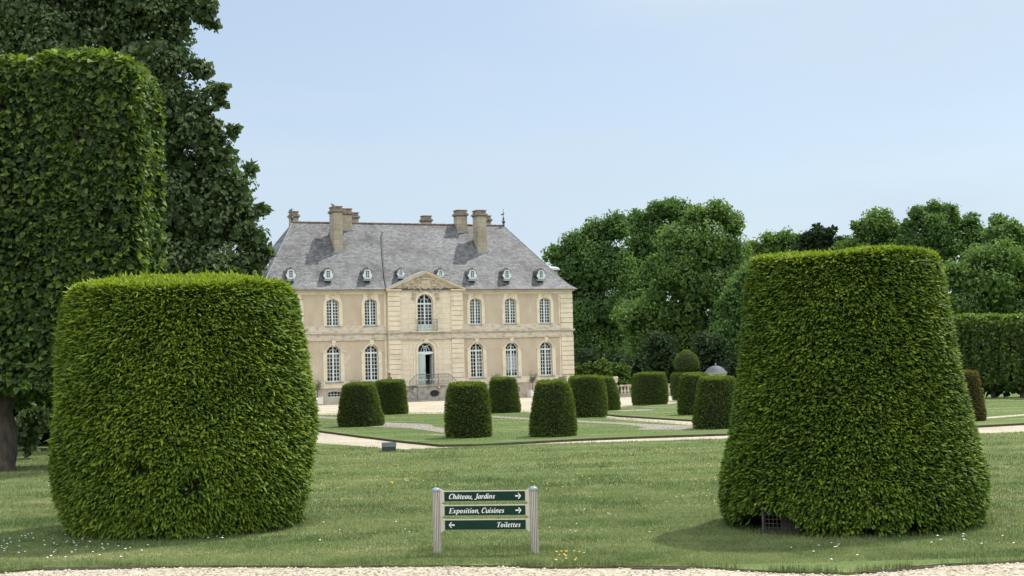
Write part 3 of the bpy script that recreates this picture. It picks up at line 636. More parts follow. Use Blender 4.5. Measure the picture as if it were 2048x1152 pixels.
def carve(mb, cx, cz, r, y, rng, n=5):                     # small radiating leaf ornament
    for k in range(n):
        a = R(25 + 130 * k / (n - 1)); L = r * (1 if k % 2 == 0 else .8)
        mb.tube([(cx + .05 * math.cos(a), y, cz), (cx + L * .6 * math.cos(a), y - .035, cz + L * .55 * math.sin(a)), (cx + L * math.cos(a), y - .02, cz + L * .8 * math.sin(a))], .035, 5, r1=.018)
    mb.ball((cx, y - .02, cz + .02), .06, n=7)
for c in COLS:
    o = window(c, GF, 'fan', curtain=CUR.get((c, 'G')), blind=(c == S2u))
    if (c == S2u): o['label'] = 'window half covered by a white blind'
    # ground floor surround with eared hood
    s = MB(); hwo = .77
    hood = [(c + .82, 3.62)] + [(c + .82 - .82 * (k / 8), 3.62 + (.60) * (0.5 - 0.5 * math.cos(math.pi * k / 8)) ** .8) for k in range(1, 9)]
    hood2 = hood + [(2 * c - x, z) for x, z in hood[::-1][1:]]
    outer = [(c - hwo, 1.56), (c + hwo, 1.56), (c + hwo, 3.62)] + [(x, z) for x, z in hood2[1:-1]] + [(c - hwo, 3.62)]
    s.slab(outer, [arch(c, 1.565, .495, 3.66, .435)], -.05, 0.0)
    for i in range(len(hood2) - 1):
        (xa, za), (xb, zb) = hood2[i], hood2[i + 1]
        s.prism([(xa, za - .0), (xb, zb - .0), (xb, zb + .07), (xa, za + .07)], -.13, 0)
    carve(s, c, 4.16, .30, -.10, None)
    s.prism([(c - .10, 4.06), (c + .10, 4.06), (c + .15, 4.45), (c - .15, 4.45)], -.12, -.001)
    s.build('surround', M['stone_dressed'], o)
    s = MB(); s.box(c - .66, c + .66, -.14, .16, 1.50, 1.555); s.build('sill', M['stone_grey'], o)
    o = window(c, FF, 'grid', curtain=CUR.get((c, 'F')))
    s = MB()
    prof = [(.70, 5.50), (.70, 6.95), (.69, 7.12), (.64, 7.28), (.57, 7.42), (.54, 7.58), (.55, 7.735)]
    outer = [(c + x, z) for x, z in prof] + [(c - x, z) for x, z in prof[::-1]]
    s.slab(outer, [arch(c, 5.505, .455, 7.12, .295)], -.05, 0.0)
    carve(s, c, 7.50, .34, -.06, None, 7)
    s.build('surround', M['stone_dressed'], o)
    s = MB(); s.box(c - .55, c + .55, -.08, .16, 5.44, 5.495); s.build('sill', M['stone_grey'], o)
# tall centre window, balcony and door
o = window(.02, dict(z0=5.06, hw=.60, zs=7.14, rise=.60), 'fan', yo=PY + .05, curtain=[(1, 7.0, .75, 6.2)], panel=.42)
o['label'] = 'tall arched french window behind a balcony'
bal = MB()
y0 = PY - .31
for zz in (5.12, 5.86): bal.tube([(-.76, PY, zz), (-.76, y0, zz), (.79, y0, zz), (.79, PY, zz)], .018)
for u in (-.76, .79): bal.tube([(u, y0, 5.05), (u, y0, 5.9)], .022)
for k in range(9): u = -.68 + k * .175; bal.tube([(u, y0, 5.12), (u, y0, 5.86)], .009, 5)
for k in range(4):
    cx = -.55 + k * .375
    for sg, zc in ((1, 5.34), (-1, 5.62)):
        bal.tube([(cx + (.14 - .011 * i) * math.cos(i * .55 * sg), y0 - .012, zc + (.14 - .011 * i) * math.sin(i * .55)) for i in range(11)], .012, 5)
bal.build('balcony_railing', M['iron'], CH)
d_ = MB()
yd = PY + .18
d_.box(-.62, -.01, yd, yd + .06, 1.17, 3.40); d_.box(-.54, -.09, yd - .018, yd - .001, 1.95, 3.22); d_.box(-.54, -.09, yd - .018, yd - .001, 1.27, 1.80)
d_.box(-.50, -.13, yd - .03, yd - .019, 2.0, 3.15)
dl = d_.build('door', M['paint_door'], CH, bevel=.008); dl['label'] = 'closed pale blue green door leaf'
d_ = MB(); d_.tube([(-.08, yd - .03, 2.15), (-.08, yd - .06, 2.2), (-.08, yd - .03, 2.27)], .014); d_.build('handle', M['iron'], dl)
d_ = MB(); d_.box(.52, .58, yd + .04, yd + .60, 1.17, 3.40); d_.box(.50, .519, yd + .12, yd + .52, 1.95, 3.2); o = d_.build('door', M['paint_door'], CH, bevel=.008); o['label'] = 'door leaf standing open into the dark hall'
fan = MB()
fan.prism([(-.62, 3.42)] + [(-.62 + 1.24 * k / 10, 3.42 - .0 - .07 * math.sin(math.pi * k / 10)) for k in range(1, 10)] + [(.62, 3.42), (.62, 3.56), (-.62, 3.56)], yd - .02, yd + .07)
arcband(fan, 0, 3.60, .625, .615, .055, 0, math.pi, yd, yd + .07, 18)
for cx, r in ((-.31, .42), (.31, .42), (0, .33), (-.62, .55), (.62, .55)):
    pts = []
    for k in range(25):
        a = math.pi * k / 24; x, z = cx + r * math.cos(a), 3.56 + r * 1.15 * math.sin(a)
        if x * x / (.59 ** 2) + (z - 3.6) ** 2 / (.58 ** 2) < 1: pts.append((x, yd + .035, z))
    if len(pts) > 2: fan.tube(pts, .022, 5)
fo = fan.build('fanlight', M['paint'], CH)
g = MB(); P = arch(0, 3.5, .61, 3.6, .6); g.add([(x, yd + .05, z) for x, z in P], [tuple(a) for a in tessellate_polygon([[Vector((x, z, 0)) for x, z in P]])]); g.build('pane', M['glass'], fo)
ds = MB()
def ringpoly(hw0, z0, zs, r): return [(hw0, z0)] + [(hw0 * math.cos(math.pi * k / 18), zs + r * math.sin(math.pi * k / 18)) for k in range(19)] + [(-hw0, z0)]
for ro, ri, pr in ((.98, .90, .05), (.76, .635, .03)):
    a, b_ = ringpoly(ro, 1.16, 3.60, ro), ringpoly(ri, 1.16, 3.60, ri)
    for i in range(len(a) - 1): ds.prism([a[i], a[i + 1], b_[i + 1], b_[i]], PY - pr, PY + .001)
for u in (-1.32, -.98, .98, 1.32): ds.box(u - .02, u + .02, PY - .03, PY, 1.16, 4.45 if abs(u) > 1.2 else 3.58)
carve(ds, 0, 4.40, .42, PY - .12, None, 7); ds.prism([(-.15, 4.20), (.15, 4.20), (.26, 4.75), (-.26, 4.75)], PY - .13, PY - .001)
for s in (-1, 1): ds.tube([(s * (.22 + .26 * t), PY - .13, 4.52 - .16 * t * t + .05 * math.sin(t * 9)) for t in np.linspace(0, 1, 9)], .05, 5, r1=.02)
ds.build('door_surround', M['stone_dressed'], CH)
ws = MB(); a, b_ = ringpoly(.76, 5.06, 7.14, .76), ringpoly(.605, 5.06, 7.14, .605)
for i in range(len(a) - 1): ws.prism([a[i], a[i + 1], b_[i + 1], b_[i]], PY - .04, PY + .001)
ws.build('window_surround', M['stone_dressed'], CH)

# pediment: raking cornice, its own little gable roof, and the carved arms
pe = MB()
for s in (-1, 1):
    cx = .03
    for d0, d1, pr in ((0, .09, .30), (.09, .17, .18), (.17, .23, .08)):
        pe.prism([(cx + s * 3.05, 8.10 - d0 + .02), (cx, 9.40 - d0), (cx, 9.40 - d1), (cx + s * 3.05, 8.10 - d1 + .02)], PY - pr, PY + .0)
pe.build('pediment', M['stone_dressed'], CH)
gr = MB()
for s in (-1, 1):
    gr.add([(.03 + s * 3.10, PY - .32, 8.14), (.03, PY - .32, 9.43), (.03, 1.55, 9.43), (.03 + s * 3.10, .05, 8.14)], [(0, 1, 2, 3)])
    gr.add([(.03 + s * 3.10, PY - .32, 8.14), (.03, PY - .32, 9.43), (.03, PY - .32, 9.40), (.03 + s * 3.10, PY - .32, 8.11)], [(0, 1, 2, 3)])
gr.build('gable_roof', M['lead'], CH)
em = MB(); ye = PY - .03
sh = [(-.30, 8.72), (.30, 8.72), (.34, 8.35), (.28, 8.18), (0, 8.05), (-.28, 8.18), (-.34, 8.35)]
em.prism([(x + .03, z) for x, z in sh], ye - .07, PY); em.prism([(x * .75 + .03, 8.40 + (z - 8.40) * .75) for x, z in sh], ye - .10, ye - .071)
em.prism([(-.30, 8.80), (.36, 8.80), (.40, 8.92), (-.34, 8.92)], ye - .09, PY)
for k in range(9): em.ball((-.33 + k * .09, ye - .05, 9.0), .038, n=6)
em.tube([(-.2, ye - .11, 8.5), (0, ye - .12, 8.42), (.12, ye - .12, 8.55), (.22, ye - .11, 8.35)], .03, 5)
em.tube([(-.1, ye - .11, 8.25), (.05, ye - .12, 8.33), (.2, ye - .11, 8.22)], .03, 5)
rq = random.Random(9)
for s in (-1, 1):
    for (cx, cz, r, tw, sg) in ((.58, 8.62, .20, 9, 1), (.62, 8.25, .17, 8, -1), (.98, 8.40, .20, 9, 1), (.95, 8.05, .19, 10, -1), (1.30, 8.22, .15, 8, 1), (1.62, 8.26, .12, 7, -1), (.40, 7.98, .13, 7, 1), (.86, 7.72, .16, 8, -1), (.94, 7.40, .12, 7, 1)):
        em.tube([(.03 + s * (cx + r * (1 - i / 15) * math.cos(i * .62 * sg)), ye - .05, cz + r * (1 - i / 15) * math.sin(i * .62)) for i in range(14)], .055, 6, r1=.03)
        for q in range(3):
            a = rq.uniform(0, 6.28); em.tube([(.03 + s * cx, ye - .02, cz), (.03 + s * (cx + r * .9 * math.cos(a)), ye - .04, cz + r * .9 * math.sin(a)), (.03 + s * (cx + r * 1.5 * math.cos(a + .3)), ye - .02, cz + r * 1.5 * math.sin(a + .3))], .035, 5, r1=.012)
em.build('carved_arms', M['stone_carved'], CH)

# roof: flared hipped slate roof
FR = [(0, 0), (.062, .037), (.124, .078), (.18, .128), (.243, .19), (.33, .29), (1, 1)]
YE, YR, ZE, ZR, UE, UR = -.38, 4.55, 8.075, 13.33, 12.28, 8.45
def roof_z(y): return ZE + (ZR - ZE) * float(np.interp((y - YE) / (YR - YE), [a for a, b in FR], [b for a, b in FR]))
rf = MB(); rings = []
for fi, fz in FR:
    rings.append([(-(UE + (UR - UE) * fi), YE + (YR - YE) * fi, ZE + (ZR - ZE) * fz), (UE + (UR - UE) * fi, YE + (YR - YE) * fi, ZE + (ZR - ZE) * fz),
                  (UE + (UR - UE) * fi, 9.48 - (9.48 - YR) * fi, ZE + (ZR - ZE) * fz), (-(UE + (UR - UE) * fi), 9.48 - (9.48 - YR) * fi, ZE + (ZR - ZE) * fz)])
vs = [p for r_ in rings for p in r_]
rf.add(vs, [(4 * i + k, 4 * i + (k + 1) % 4, 4 * i + 4 + (k + 1) % 4, 4 * i + 4 + k) for i in range(len(FR) - 1) for k in range(4)])
ROOF = rf.build('roof', M['slate'], CH)
ev = MB(); ev.box(-UE, UE, YE - .012, YE + .03, ZE - .05, ZE - .004); ev.box(-UE, UE, 9.45, 9.49, ZE - .05, ZE - .004); ev.box(-UE - .01, -UE + .02, YE + .031, 9.449, ZE - .05, ZE - .004); ev.box(UE - .02, UE + .01, YE + .031, 9.449, ZE - .05, ZE - .004)
ev.box(-UE + .03, UE - .03, YE + .035, .3, ZE - .004, ZE - .0005)
ev.build('eaves_edge', M['lead_dark'], ROOF)
rd = MB()
for k in range(48):
    u0 = -8.5 + k * 17.0 / 48; rd.tube([(u0, YR, ZR + .0), (u0 + .352, YR, ZR + .015)], .062 + .012 * (k % 2), 8)
rd.build('ridge_tiles', M['ridge'], ROOF)
for su in (-1, 1):
    hp = MB()
    for i in range(len(rings) - 1):
        a = Vector(rings[i][0 if su < 0 else 1]); b_ = Vector(rings[i + 1][0 if su < 0 else 1]); hp.tube([a + Vector((0, 0, .0)), b_], .03, 6)
    hp.build('hip_flashing', M['lead'], ROOF)
ll = MB()
pts = [(-1.74, 3.9), (-1.95, 3.6), (-2.1, 3.1), (-2.45, 1.9), (-2.75, .6), (-2.88, -.05), (-2.90, -.36)]
ll.tube([(u, y, roof_z(y) + .03) for u, y in pts], .055, 6); ll.build('lead_valley', M['lead_dark'], ROOF)

def chimney(u0, u1, y0, dep, zb, zt):
    c = MB(); y1 = y0 + dep
    c.box(u0, u1, y0, y1, zb, zt - .50); e = .05
    c.box(u0 + .13, u1 - .13, y0 - .02, y0 - .001, zb + .35, zt - .75) if (zt - zb) > 2.5 else None
    k = MB(); k.box(u0 - .05, u1 + .05, y0 - .05, y1 + .05, zt - .5, zt - .43); k.box(u0 - .11, u1 + .11, y0 - .11, y1 + .11, zt - .43, zt - .33); k.box(u0 - .06, u1 + .06, y0 - .06, y1 + .06, zt - .33, zt - .26)
    k.box(u0 + .01, u1 - .01, y0 + .01, y1 - .01, zt - .26, zt - .08); k.box(u0 - .04, u1 + .04, y0 - .04, y1 + .04, zt - .08, zt)
    o = c.build('chimney', M['chimney'], CH, bevel=.015); k.build('cap', M['chimney_cap'], o, bevel=.02)
    l = MB(); l.box(u0 - .06, u1 + .06, y0 - .07, y0 + .1, zb - .12, zb + .10); l.build('flashing', M['lead'], o)
chimney(-5.90, -5.27, 2.50, 1.2, 10.95, 14.37)
chimney(-4.85, -4.05, 4.05, .7, 12.70, 14.39)
chimney(-3.38, -2.92, 6.0, .6, 11.5, 14.33)
chimney(-8.28, -7.68, 5.7, .6, 11.8, 14.30)
chimney(2.22, 2.92, 5.8, .6, 11.6, 14.17)
chimney(4.36, 5.18, 4.02, .8, 12.70, 14.46)
chimney(5.40, 6.14, 2.52, .95, 10.98, 14.31)
chimney(7.50, 7.92, 5.8, .5, 11.6, 14.27)
# finials
for u, hgt in ((8.45, 1.32), (-8.5, 1.05)):
    f = MB(); f.lathe([(.01, ZR - .05), (.10, ZR), (.06, ZR + .12), (.13, ZR + .28), (.13, ZR + .36), (.04, ZR + .46), (.10, ZR + .56), (.03, ZR + .66), (.015, ZR + hgt)], u, YR, 10)
    f.add([(u, YR, ZR + .85), (u - .22, YR, ZR + .80), (u - .18, YR, ZR + .92), (u + .12, YR, ZR + 1.0)], [(0, 1, 2, 3)]); f.build('finial', M['lead_dark'], CH, smooth=True)

# dormers: curved white fronts with lead hoods
def dormer(u, yf, zb, h):
    w = .37 * h / .86
    out = [(.27, 0), (.34, .05), (.36, .14), (.43, .26), (.43, .36), (.36, .46), (.34, .56), (.37, .60), (.34, .68), (.27, .78), (.15, .85), (0, .88)]
    k = h / .88; out = [(x * k, z * k) for x, z in out]; poly = [(u + x, zb + z) for x, z in out] + [(u - x, zb + z) for x, z in out[::-1][1:]]
    hole = arch(u, zb + .09 * k, .185 * k, zb + .58 * k, .15 * k, 10)
    d = MB(); d.slab(poly, [hole], yf, yf + .09)
    arcband(d, u, zb + .58 * k, .23 * k, .195 * k, .035, 0, math.pi, yf - .025, yf - .001, 12); d.box(u - .23 * k, u - .195 * k, yf - .025, yf - .001, zb + .09 * k, zb + .58 * k); d.box(u + .195 * k, u + .23 * k, yf - .025, yf - .001, zb + .09 * k, zb + .58 * k)
    d.box(u - .015, u + .015, yf + .03, yf + .06, zb + .09 * k, zb + .72 * k)
    for i in range(4): zz = zb + (.10 + .155 * i) * k; d.box(u - .185 * k, u + .185 * k, yf + .033, yf + .058, zz - .014, zz + .014)
    d.box(u - .185 * k, u - .15 * k, yf + .03, yf + .06, zb + .09 * k, zb + .6 * k); d.box(u + .15 * k, u + .185 * k, yf + .03, yf + .06, zb + .09 * k, zb + .6 * k)
    o = d.build('dormer', M['paint'], CH)
    g = MB(); g.add([(x, yf + .065, z) for x, z in hole], [tuple(range(len(hole)))]); g.build('pane', M['glass'], o)
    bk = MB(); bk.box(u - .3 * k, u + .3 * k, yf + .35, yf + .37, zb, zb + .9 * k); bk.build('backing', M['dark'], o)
    hd = MB(); n = 14; rr = .40 * k; back = yf
    pts = [(rr * math.cos(math.pi * i / n), zb + .55 * k + (.36 * k) * math.sin(math.pi * i / n)) for i in range(n + 1)]
    V, F_ = [], []
    for x, z in pts:
        yb = yf
        while roof_z(yb) < z and yb < 4: yb += .02
        V += [(u + x, yf - .04, z), (u + x, yb + .06, z + .01)]
    for i in range(n): F_.append((2 * i, 2 * i + 1, 2 * i + 3, 2 * i + 2))
    hd.add(V, F_)
    hd.add([(u + x * 1.0, yf - .04, z) for x, z in pts] + [(u + x * .92, yf - .04, z - .03) for x, z in pts], [(i, i + 1, n + 2 + i, n + 1 + i) for i in range(n)])
    for s in (-1, 1):
        yb = yf
        while roof_z(yb) < zb + .55 * k and yb < 4: yb += .02
        hd.add([(u + s * rr * .9, yf + .01, zb - .02), (u + s * rr * .98, yf + .01, zb + .55 * k), (u + s * rr * .98, yb + .05, zb + .55 * k)], [(0, 1, 2)])
    hd.tube([(u, yf - .05, zb + .92 * k), (u, yf + .5, zb + .93 * k)], .07, 6, mi=1)
    hd.build('hood', [M['slate'], M['ridge']], o)
    l = MB(); l.box(u - .34 * k, u + .34 * k, yf - .04, yf + .45, zb - .16, zb - .003); l.build('apron', M['lead'], o)
for u, yf, zb, h in [(u_ - .09, (.24), 8.88, .71) for u_ in (-9.69, -6.98, -4.07, 4.06, 6.86, 9.68)] + [(-1.57, .42, 9.05, .57), (1.53, .42, 9.05, .57)]:
    dormer(u, yf, zb, h)
for s in (-1, 1):                                         # stone dormers on the hip ends, seen in profile
    e = MB(); a, b_ = sorted((s * 10.6, s * 12.1)); e.box(a, b_, 2.6, 4.2, 8.5, 9.72)
    o = e.build('end_dormer', M['stone_grey'], CH, bevel=.02)
    e = MB(); n = 8
    V = []
    for k in range(n + 1):
        t = math.pi * k / n; V += [(s * 10.0, 3.4 - .9 * math.cos(t), 9.72 + .55 * math.sin(t)), (s * 12.25, 3.4 - .9 * math.cos(t), 9.72 + .30 * math.sin(t))]
    e.add(V, [(2 * k, 2 * k + 1, 2 * k + 3, 2 * k + 2) for k in range(n)]); e.add([V[2 * k + 1] for k in range(n + 1)], [tuple(range(n + 1))]); e.build('hood', M['lead'], o)

# perron: landing block with an oval opening, curved steps each side, iron railing
pr = MB()
oval = [(.10 + .37 * math.cos(k * 6.2832 / 20), .54 + .25 * math.sin(k * 6.2832 / 20)) for k in range(20)]
pr.slab(rect(-1.20, 1.25, 0, 1.04), [oval], -1.55, -1.2)
pr.box(-1.20, -1.15, -1.545, PY - .11, 0, 1.04); pr.box(1.20, 1.25, -1.545, PY - .11, 0, 1.04)
pr.box(-1.26, 1.31, -1.62, PY - .112, 1.045, 1.155)
ovr = [(.10 + .44 * math.cos(k * 6.2832 / 20), .54 + .31 * math.sin(k * 6.2832 / 20)) for k in range(20)]
pr.slab(ovr, [oval], -1.58, -1.5501)
PERR = pr.build('landing', M['stone_grey'], CH, bevel=.01)
st = MB()
for i in range(6):
    zt = .98 - i * .163; z0 = 0 if i == 5 else 0
    for s, base in ((-1, -1.205), (1, 1.255)):
        a, b_ = sorted((base + s * (.24 * i), base + s * (.24 * (i + 1)))); st.box(a, b_, -1.55 - .02 * i, PY - .115, 0, zt)
st.box(-2.75, 2.80, -1.98, -1.625, 0, .085)
st.build('steps', M['stone_grey'], CH, bevel=.012)
gb = MB()
for k in range(6): gb.tube([(-.18 + k * .11, -1.42, .3), (-.18 + k * .11, -1.42, .8)], .014, 5)
gb.build('grille', M['iron'], PERR)
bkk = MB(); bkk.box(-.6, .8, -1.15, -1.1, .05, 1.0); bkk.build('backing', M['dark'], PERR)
rl = MB(); ry = -1.50
top = [(-1.62, -1.1, 1.36), (-1.58, -1.35, 1.55), (-1.42, -1.48, 1.75), (-1.15, ry, 1.92), (1.25, ry, 1.92), (1.55, ry, 1.65), (1.95, ry, 1.22), (2.5, ry, .85)]
rl.tube(top, .026, 6); rl.tube([(x, y, max(.2, z - .68)) for x, y, z in top], .018, 6)
n = 30
for k in range(n + 1):
    u = -1.12 + 2.35 * k / n; rl.tube([(u, ry, 1.16), (u, ry, 1.92)], .008, 4)
    if k % 2: rl.tube([(u + .045 * math.cos(i * .7), ry, 1.70 + .06 * math.sin(i * .7)) for i in range(10)], .008, 4); rl.tube([(u + .045 * math.cos(i * .7), ry, 1.38 + .08 * math.sin(i * .7)) for i in range(10)], .008, 4)
for k in range(10): t = k / 9; rl.tube([(1.25 + 1.25 * t, ry, 1.2 - t * 1.0 + .0), (1.25 + 1.25 * t, ry, 1.92 - 1.08 * t)], .009, 4)
for k in range(6):
    a, b_ = Vector(top[0]).lerp(Vector(top[3]), k / 6), 0; rl.tube([a, a - Vector((0, 0, .62))], .009, 4)
lower = [(-1.62, -1.1, 1.30), (-1.75, -1.35, 1.0), (-1.66, -1.62, .72), (-1.45, -1.72, .45), (-1.22, -1.72, .30)]
rl.tube(lower, .024, 6); rl.tube([(-1.22, -1.66, .05), (-1.22, -1.66, 1.12)], .03, 6); rl.tube([(.42, ry, 1.15), (.42, ry, 1.95)], .022, 6)
RAIL = rl.build('railing', M['iron'], CH)
ro = MB()
for k in range(9): ro.ball((-1.0 + k * .27, ry - .015, 1.53), .052, n=7)
ro.ball((-1.5, -1.72, .72), .045, n=7); ro.ball((.42, -1.63, .98), .07, n=8)
ro.build('rosettes', M['gilt'], RAIL)

def on_ch(u, d, z=0.0):
    c, s = math.cos(A_ROT), math.sin(A_ROT); return Vector((-6.4393 + c * u - s * d, 103.381 + s * u + c * d, z))

# ------------------------------------------------------------------ clipped yews
def prof_fn(pts):
    zs = [p[1] for p in pts]; rs_ = [p[0] for p in pts]
    return lambda z: np.interp(z, zs, rs_)
UPB = -.06
def yew_cards(cx, cy, prof, z0, z1, dens, L, W, seed, tpl, ecc=1.0, lean=0.0, lump=.03, holes=(), top_dome=.12, tint0=.0, gapn=.0, skirt=0.0, straggle=0.0):
    r = np.random.RandomState(seed); f = prof_fn(prof)
    zz = np.linspace(z0, z1, 60); ar = f(zz); Rm = ar.max()
    area = 2 * np.pi * np.mean(ar) * (z1 - z0); rt = f(z1); n = int(area * dens)
    z = z0 + r.rand(n * 2) * (z1 - z0); keep = r.rand(n * 2) < f(z) / Rm; z = z[keep][:n]; n = len(z)
    th = r.rand(n) * 2 * np.pi
    lum = 1 + lump * (np.sin(3 * th + z * 2.1 + seed) * .5 + np.sin(7 * th - z * 3.3) * .3 + np.sin(13 * th + z * 7) * .2)
    rad = f(z) * lum - r.rand(n) ** 1.3 * 1.5 * L + L * .10
    dr = (f(z + .03) - f(z - .03)) / .06
    Nn = np.stack([np.cos(th), np.sin(th), -dr], 1); Nn = unit(Nn)
    lx = lean * (z - z0)
    P = np.stack([cx + rad * np.cos(th) * ecc + lx, cy + rad * np.sin(th), z], 1)
    # top cap
    nt_ = int(np.pi * rt * rt * dens * 1.15); a = r.rand(nt_) * 2 * np.pi; q = np.sqrt(r.rand(nt_)) * rt
    zt = z1 + top_dome * (1 - (q / rt) ** 2) + .04 * np.sin(a * 3 + seed) + (r.rand(nt_) - .5) * L * .6
    P2 = np.stack([cx + q * np.cos(a) * ecc + lean * (z1 - z0), cy + q * np.sin(a), zt], 1); N2 = unit(np.stack([np.cos(a) * .25 * q / rt, np.sin(a) * .25 * q / rt, np.ones(nt_)], 1))
    side = np.concatenate([np.ones(n), np.zeros(nt_)]); P = np.concatenate([P, P2]); Nn = np.concatenate([Nn, N2]); n = len(P)
    for (hx, hy, hz, hr) in holes:
        d = np.sqrt((P[:, 0] - hx) ** 2 + (P[:, 1] - hy) ** 2 + ((P[:, 2] - hz)) ** 2) / hr
        k = d > .75 + .5 * r.rand(n); P, Nn, side = P[k], Nn[k], side[k]; n = len(P)
    if gapn:
        g = np.sin(P[:, 0] * 5.3 + P[:, 2] * 8.7) + np.sin(P[:, 0] * 9.1 - P[:, 2] * 12.3 + P[:, 1] * 4) + np.sin(P[:, 2] * 21 + P[:, 0] * 3 + P[:, 1] * 9)
        k = (g < 2.15) | (r.rand(n) > gapn) | (side < .5); P, Nn, side = P[k], Nn[k], side[k]; n = len(P)
    if skirt:
        k = (P[:, 2] > z0 + skirt * r.rand(n) * r.rand(n) * 1.6) ; P, Nn, side = P[k], Nn[k], side[k]; n = len(P)
    up = np.array([0, 0, 1.0]); rnd = r.randn(n, 3)
    D = Nn * (.8 + .3 * r.rand(n))[:, None] + up * np.where(side > .5, UPB, .15)[:, None] + rnd * np.where(side > .5, .33, .55)[:, None]
    Nd = Nn * .45 + up * .75 + r.randn(n, 3) * .35
    pat = np.sin(P[:, 0] * 2.1 + P[:, 2] * 1.3 + seed) * np.sin(P[:, 2] * 2.7 - P[:, 0] * 1.1 + seed * 2) + .6 * np.sin(P[:, 0] * 5.1 + P[:, 1] * 4 + P[:, 2] * 4.3)
    tint = np.clip(.38 + r.randn(n) * .20 + .06 * pat + tint0 + (1 - side) * .40 + .25 * np.clip((P[:, 2] - z1 + .12) / .12, 0, 1) * side, 0, 1)  # top sprigs tinted lighter: sun on the tops put into the tint
    LL = L * (.6 + .8 * r.rand(n)); LL *= np.where(r.rand(n) < straggle, 1.9, 1.0)
    sets = [cards(P - Nn * (LL * .35)[:, None], D, Nd, LL, W * (.75 + .5 * r.rand(n)), tint, tpl)]
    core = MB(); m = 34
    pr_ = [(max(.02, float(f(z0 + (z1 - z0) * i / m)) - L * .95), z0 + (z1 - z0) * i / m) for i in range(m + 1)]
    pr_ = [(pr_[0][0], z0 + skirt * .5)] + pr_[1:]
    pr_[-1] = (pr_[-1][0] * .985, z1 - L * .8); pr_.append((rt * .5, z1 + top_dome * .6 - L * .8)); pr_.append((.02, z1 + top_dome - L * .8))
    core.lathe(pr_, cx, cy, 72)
    core.v = [(cx + (x - cx) * ecc + lean * (z - z0), y, z) for x, y, z in core.v]
    if holes:
        cv = []
        for v in core.v:
            q = Vector(v)
            for (hx, hy, hz, hr) in holes:
                d_ = (q - Vector((hx, hy, hz))).length
                if d_ < hr * 1.25: q = q + (Vector((cx, cy, q.z)) - q).normalized() * (hr * 1.25 - d_) * 1.6
            cv.append(tuple(q))
        core.v = cv
    return sets, core

def scene_yew(cxb, yb, hb, cxt, yt, ht, label, seed, mid=None, mat='yew_far', dens=1150, L=.092, W=.036, group='small clipped yew cones of the parterre', name='clipped_yew'):
    g = G(cxb, yb, LAWN_Z); Y = g.y; k = Y * MPP; Rb = hb * k; Yc = Y + Rb * .92; k = Yc * MPP; Rb, Rt = hb * k, ht * k
    base = at(cxb, yb, Yc); ztop = at(cxt, yt, Yc).z; lean = (at(cxt, yt, Yc).x - base.x) / (ztop - .06)
    H_ = ztop - .06; md = mid or 0.0
    pts = [(Rb * .93, .05), (Rb * .99, .05 + H_ * .08), (Rb * 1.0, .05 + H_ * .2), (Rb + (Rt - Rb) * .42 + md * k, .05 + H_ * .5), (Rb + (Rt - Rb) * .8 + md * k * .7, .05 + H_ * .82), (Rt, ztop - .12), (Rt * .94, ztop - .03)]
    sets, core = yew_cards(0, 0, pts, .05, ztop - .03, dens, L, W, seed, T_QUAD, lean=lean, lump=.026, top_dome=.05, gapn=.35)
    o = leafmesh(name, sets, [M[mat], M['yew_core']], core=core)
    o.location = (base.x, Yc, 0); tag(o, label, 'topiary', group)
    return o
SY = [(722, 856, 46, 718, 768, 33, 'clipped yew cone in front of the house, left of all the others', 0, 'yew_far'),
      (783, 831, 34, 779, 762, 31, 'clipped yew cone just behind the leftmost one, left of the doorstep', 0, 'yew_far'),
      (938, 879, 46, 934, 768, 39, 'dark clipped yew drum in front of the stone landing, beside the gravel edge', 2, 'yew_far'),
      (1008, 828, 34, 1006, 757, 26, 'narrow clipped yew cone below the window with the white blind', 0, 'yew_far'),
      (1107, 877, 47, 1105, 764, 33, 'clipped yew cone near the gravel edge, in front of the corner of the house', 2, 'yew_far'),
      (1176, 837, 39, 1172, 754, 35, 'clipped yew drum just right of the corner of the house', 2, 'yew_far'),
      (1210, 823, 31, 1206, 755, 21, 'rounded clipped yew half hidden beside the stone urn', 3, 'yew_far'),
      (1300, 811, 36, 1299, 747, 32, 'squat clipped yew in the middle of the stone balustrade', 2, 'yew_far'),
      (1391, 832, 35, 1389, 749, 28, 'clipped yew cone directly in front of the ball topped one', 1, 'yew_far'),
      (1433, 861, 46, 1434, 756, 36, 'clipped yew cone partly hidden by the big right yew, under the domed pavilion', 1, 'yew_far'),
      (1928, 846, 43, 1922, 745, 33, 'bronze tinged clipped yew to the right behind the big right yew', 0, 'yew_bronze')]
for i, (a, b_, c, d, e, f, lb, md, mt) in enumerate(SY):
    scene_yew(a, b_, c, d, e, f, lb, 20 + i, md, mt)
# the one crowned by a ball
g = G(1379, 801, LAWN_Z); Yc = g.y + .9; k = Yc * MPP
BT = empty('ball_topped_yew', (g.x, Yc, 0)); tag(BT, 'clipped yew crowned by a big rounded ball', 'topiary')
zt = at(1380, 747, Yc).z
s1, c1 = yew_cards(0, 0, [(.9, .05), (1.0, .4), (1.02, .9), (.98, zt - .1), (.9, zt)], .05, zt, 800, .09, .036, 51, T_QUAD, lump=.02, top_dome=.03)
leafmesh('drum', s1, [M['yew_far'], M['yew_core']], parent=BT, core=c1)
zb, zt2 = at(1379, 743, Yc).z, at(1379, 701, Yc).z; h = zt2 - zb; rr = 25.5 * k
s1, c1 = yew_cards(0, 0, [(rr * .62, zb), (rr * .93, zb + h * .2), (rr, zb + h * .42), (rr * .86, zb + h * .68), (rr * .62, zb + h * .85), (rr * .30, zb + h * .97)], zb, zb + h * .97, 900, .085, .034, 52, T_QUAD, lump=.01, top_dome=.04)
leafmesh('ball', s1, [M['yew_far'], M['yew_core']], parent=BT, core=c1)
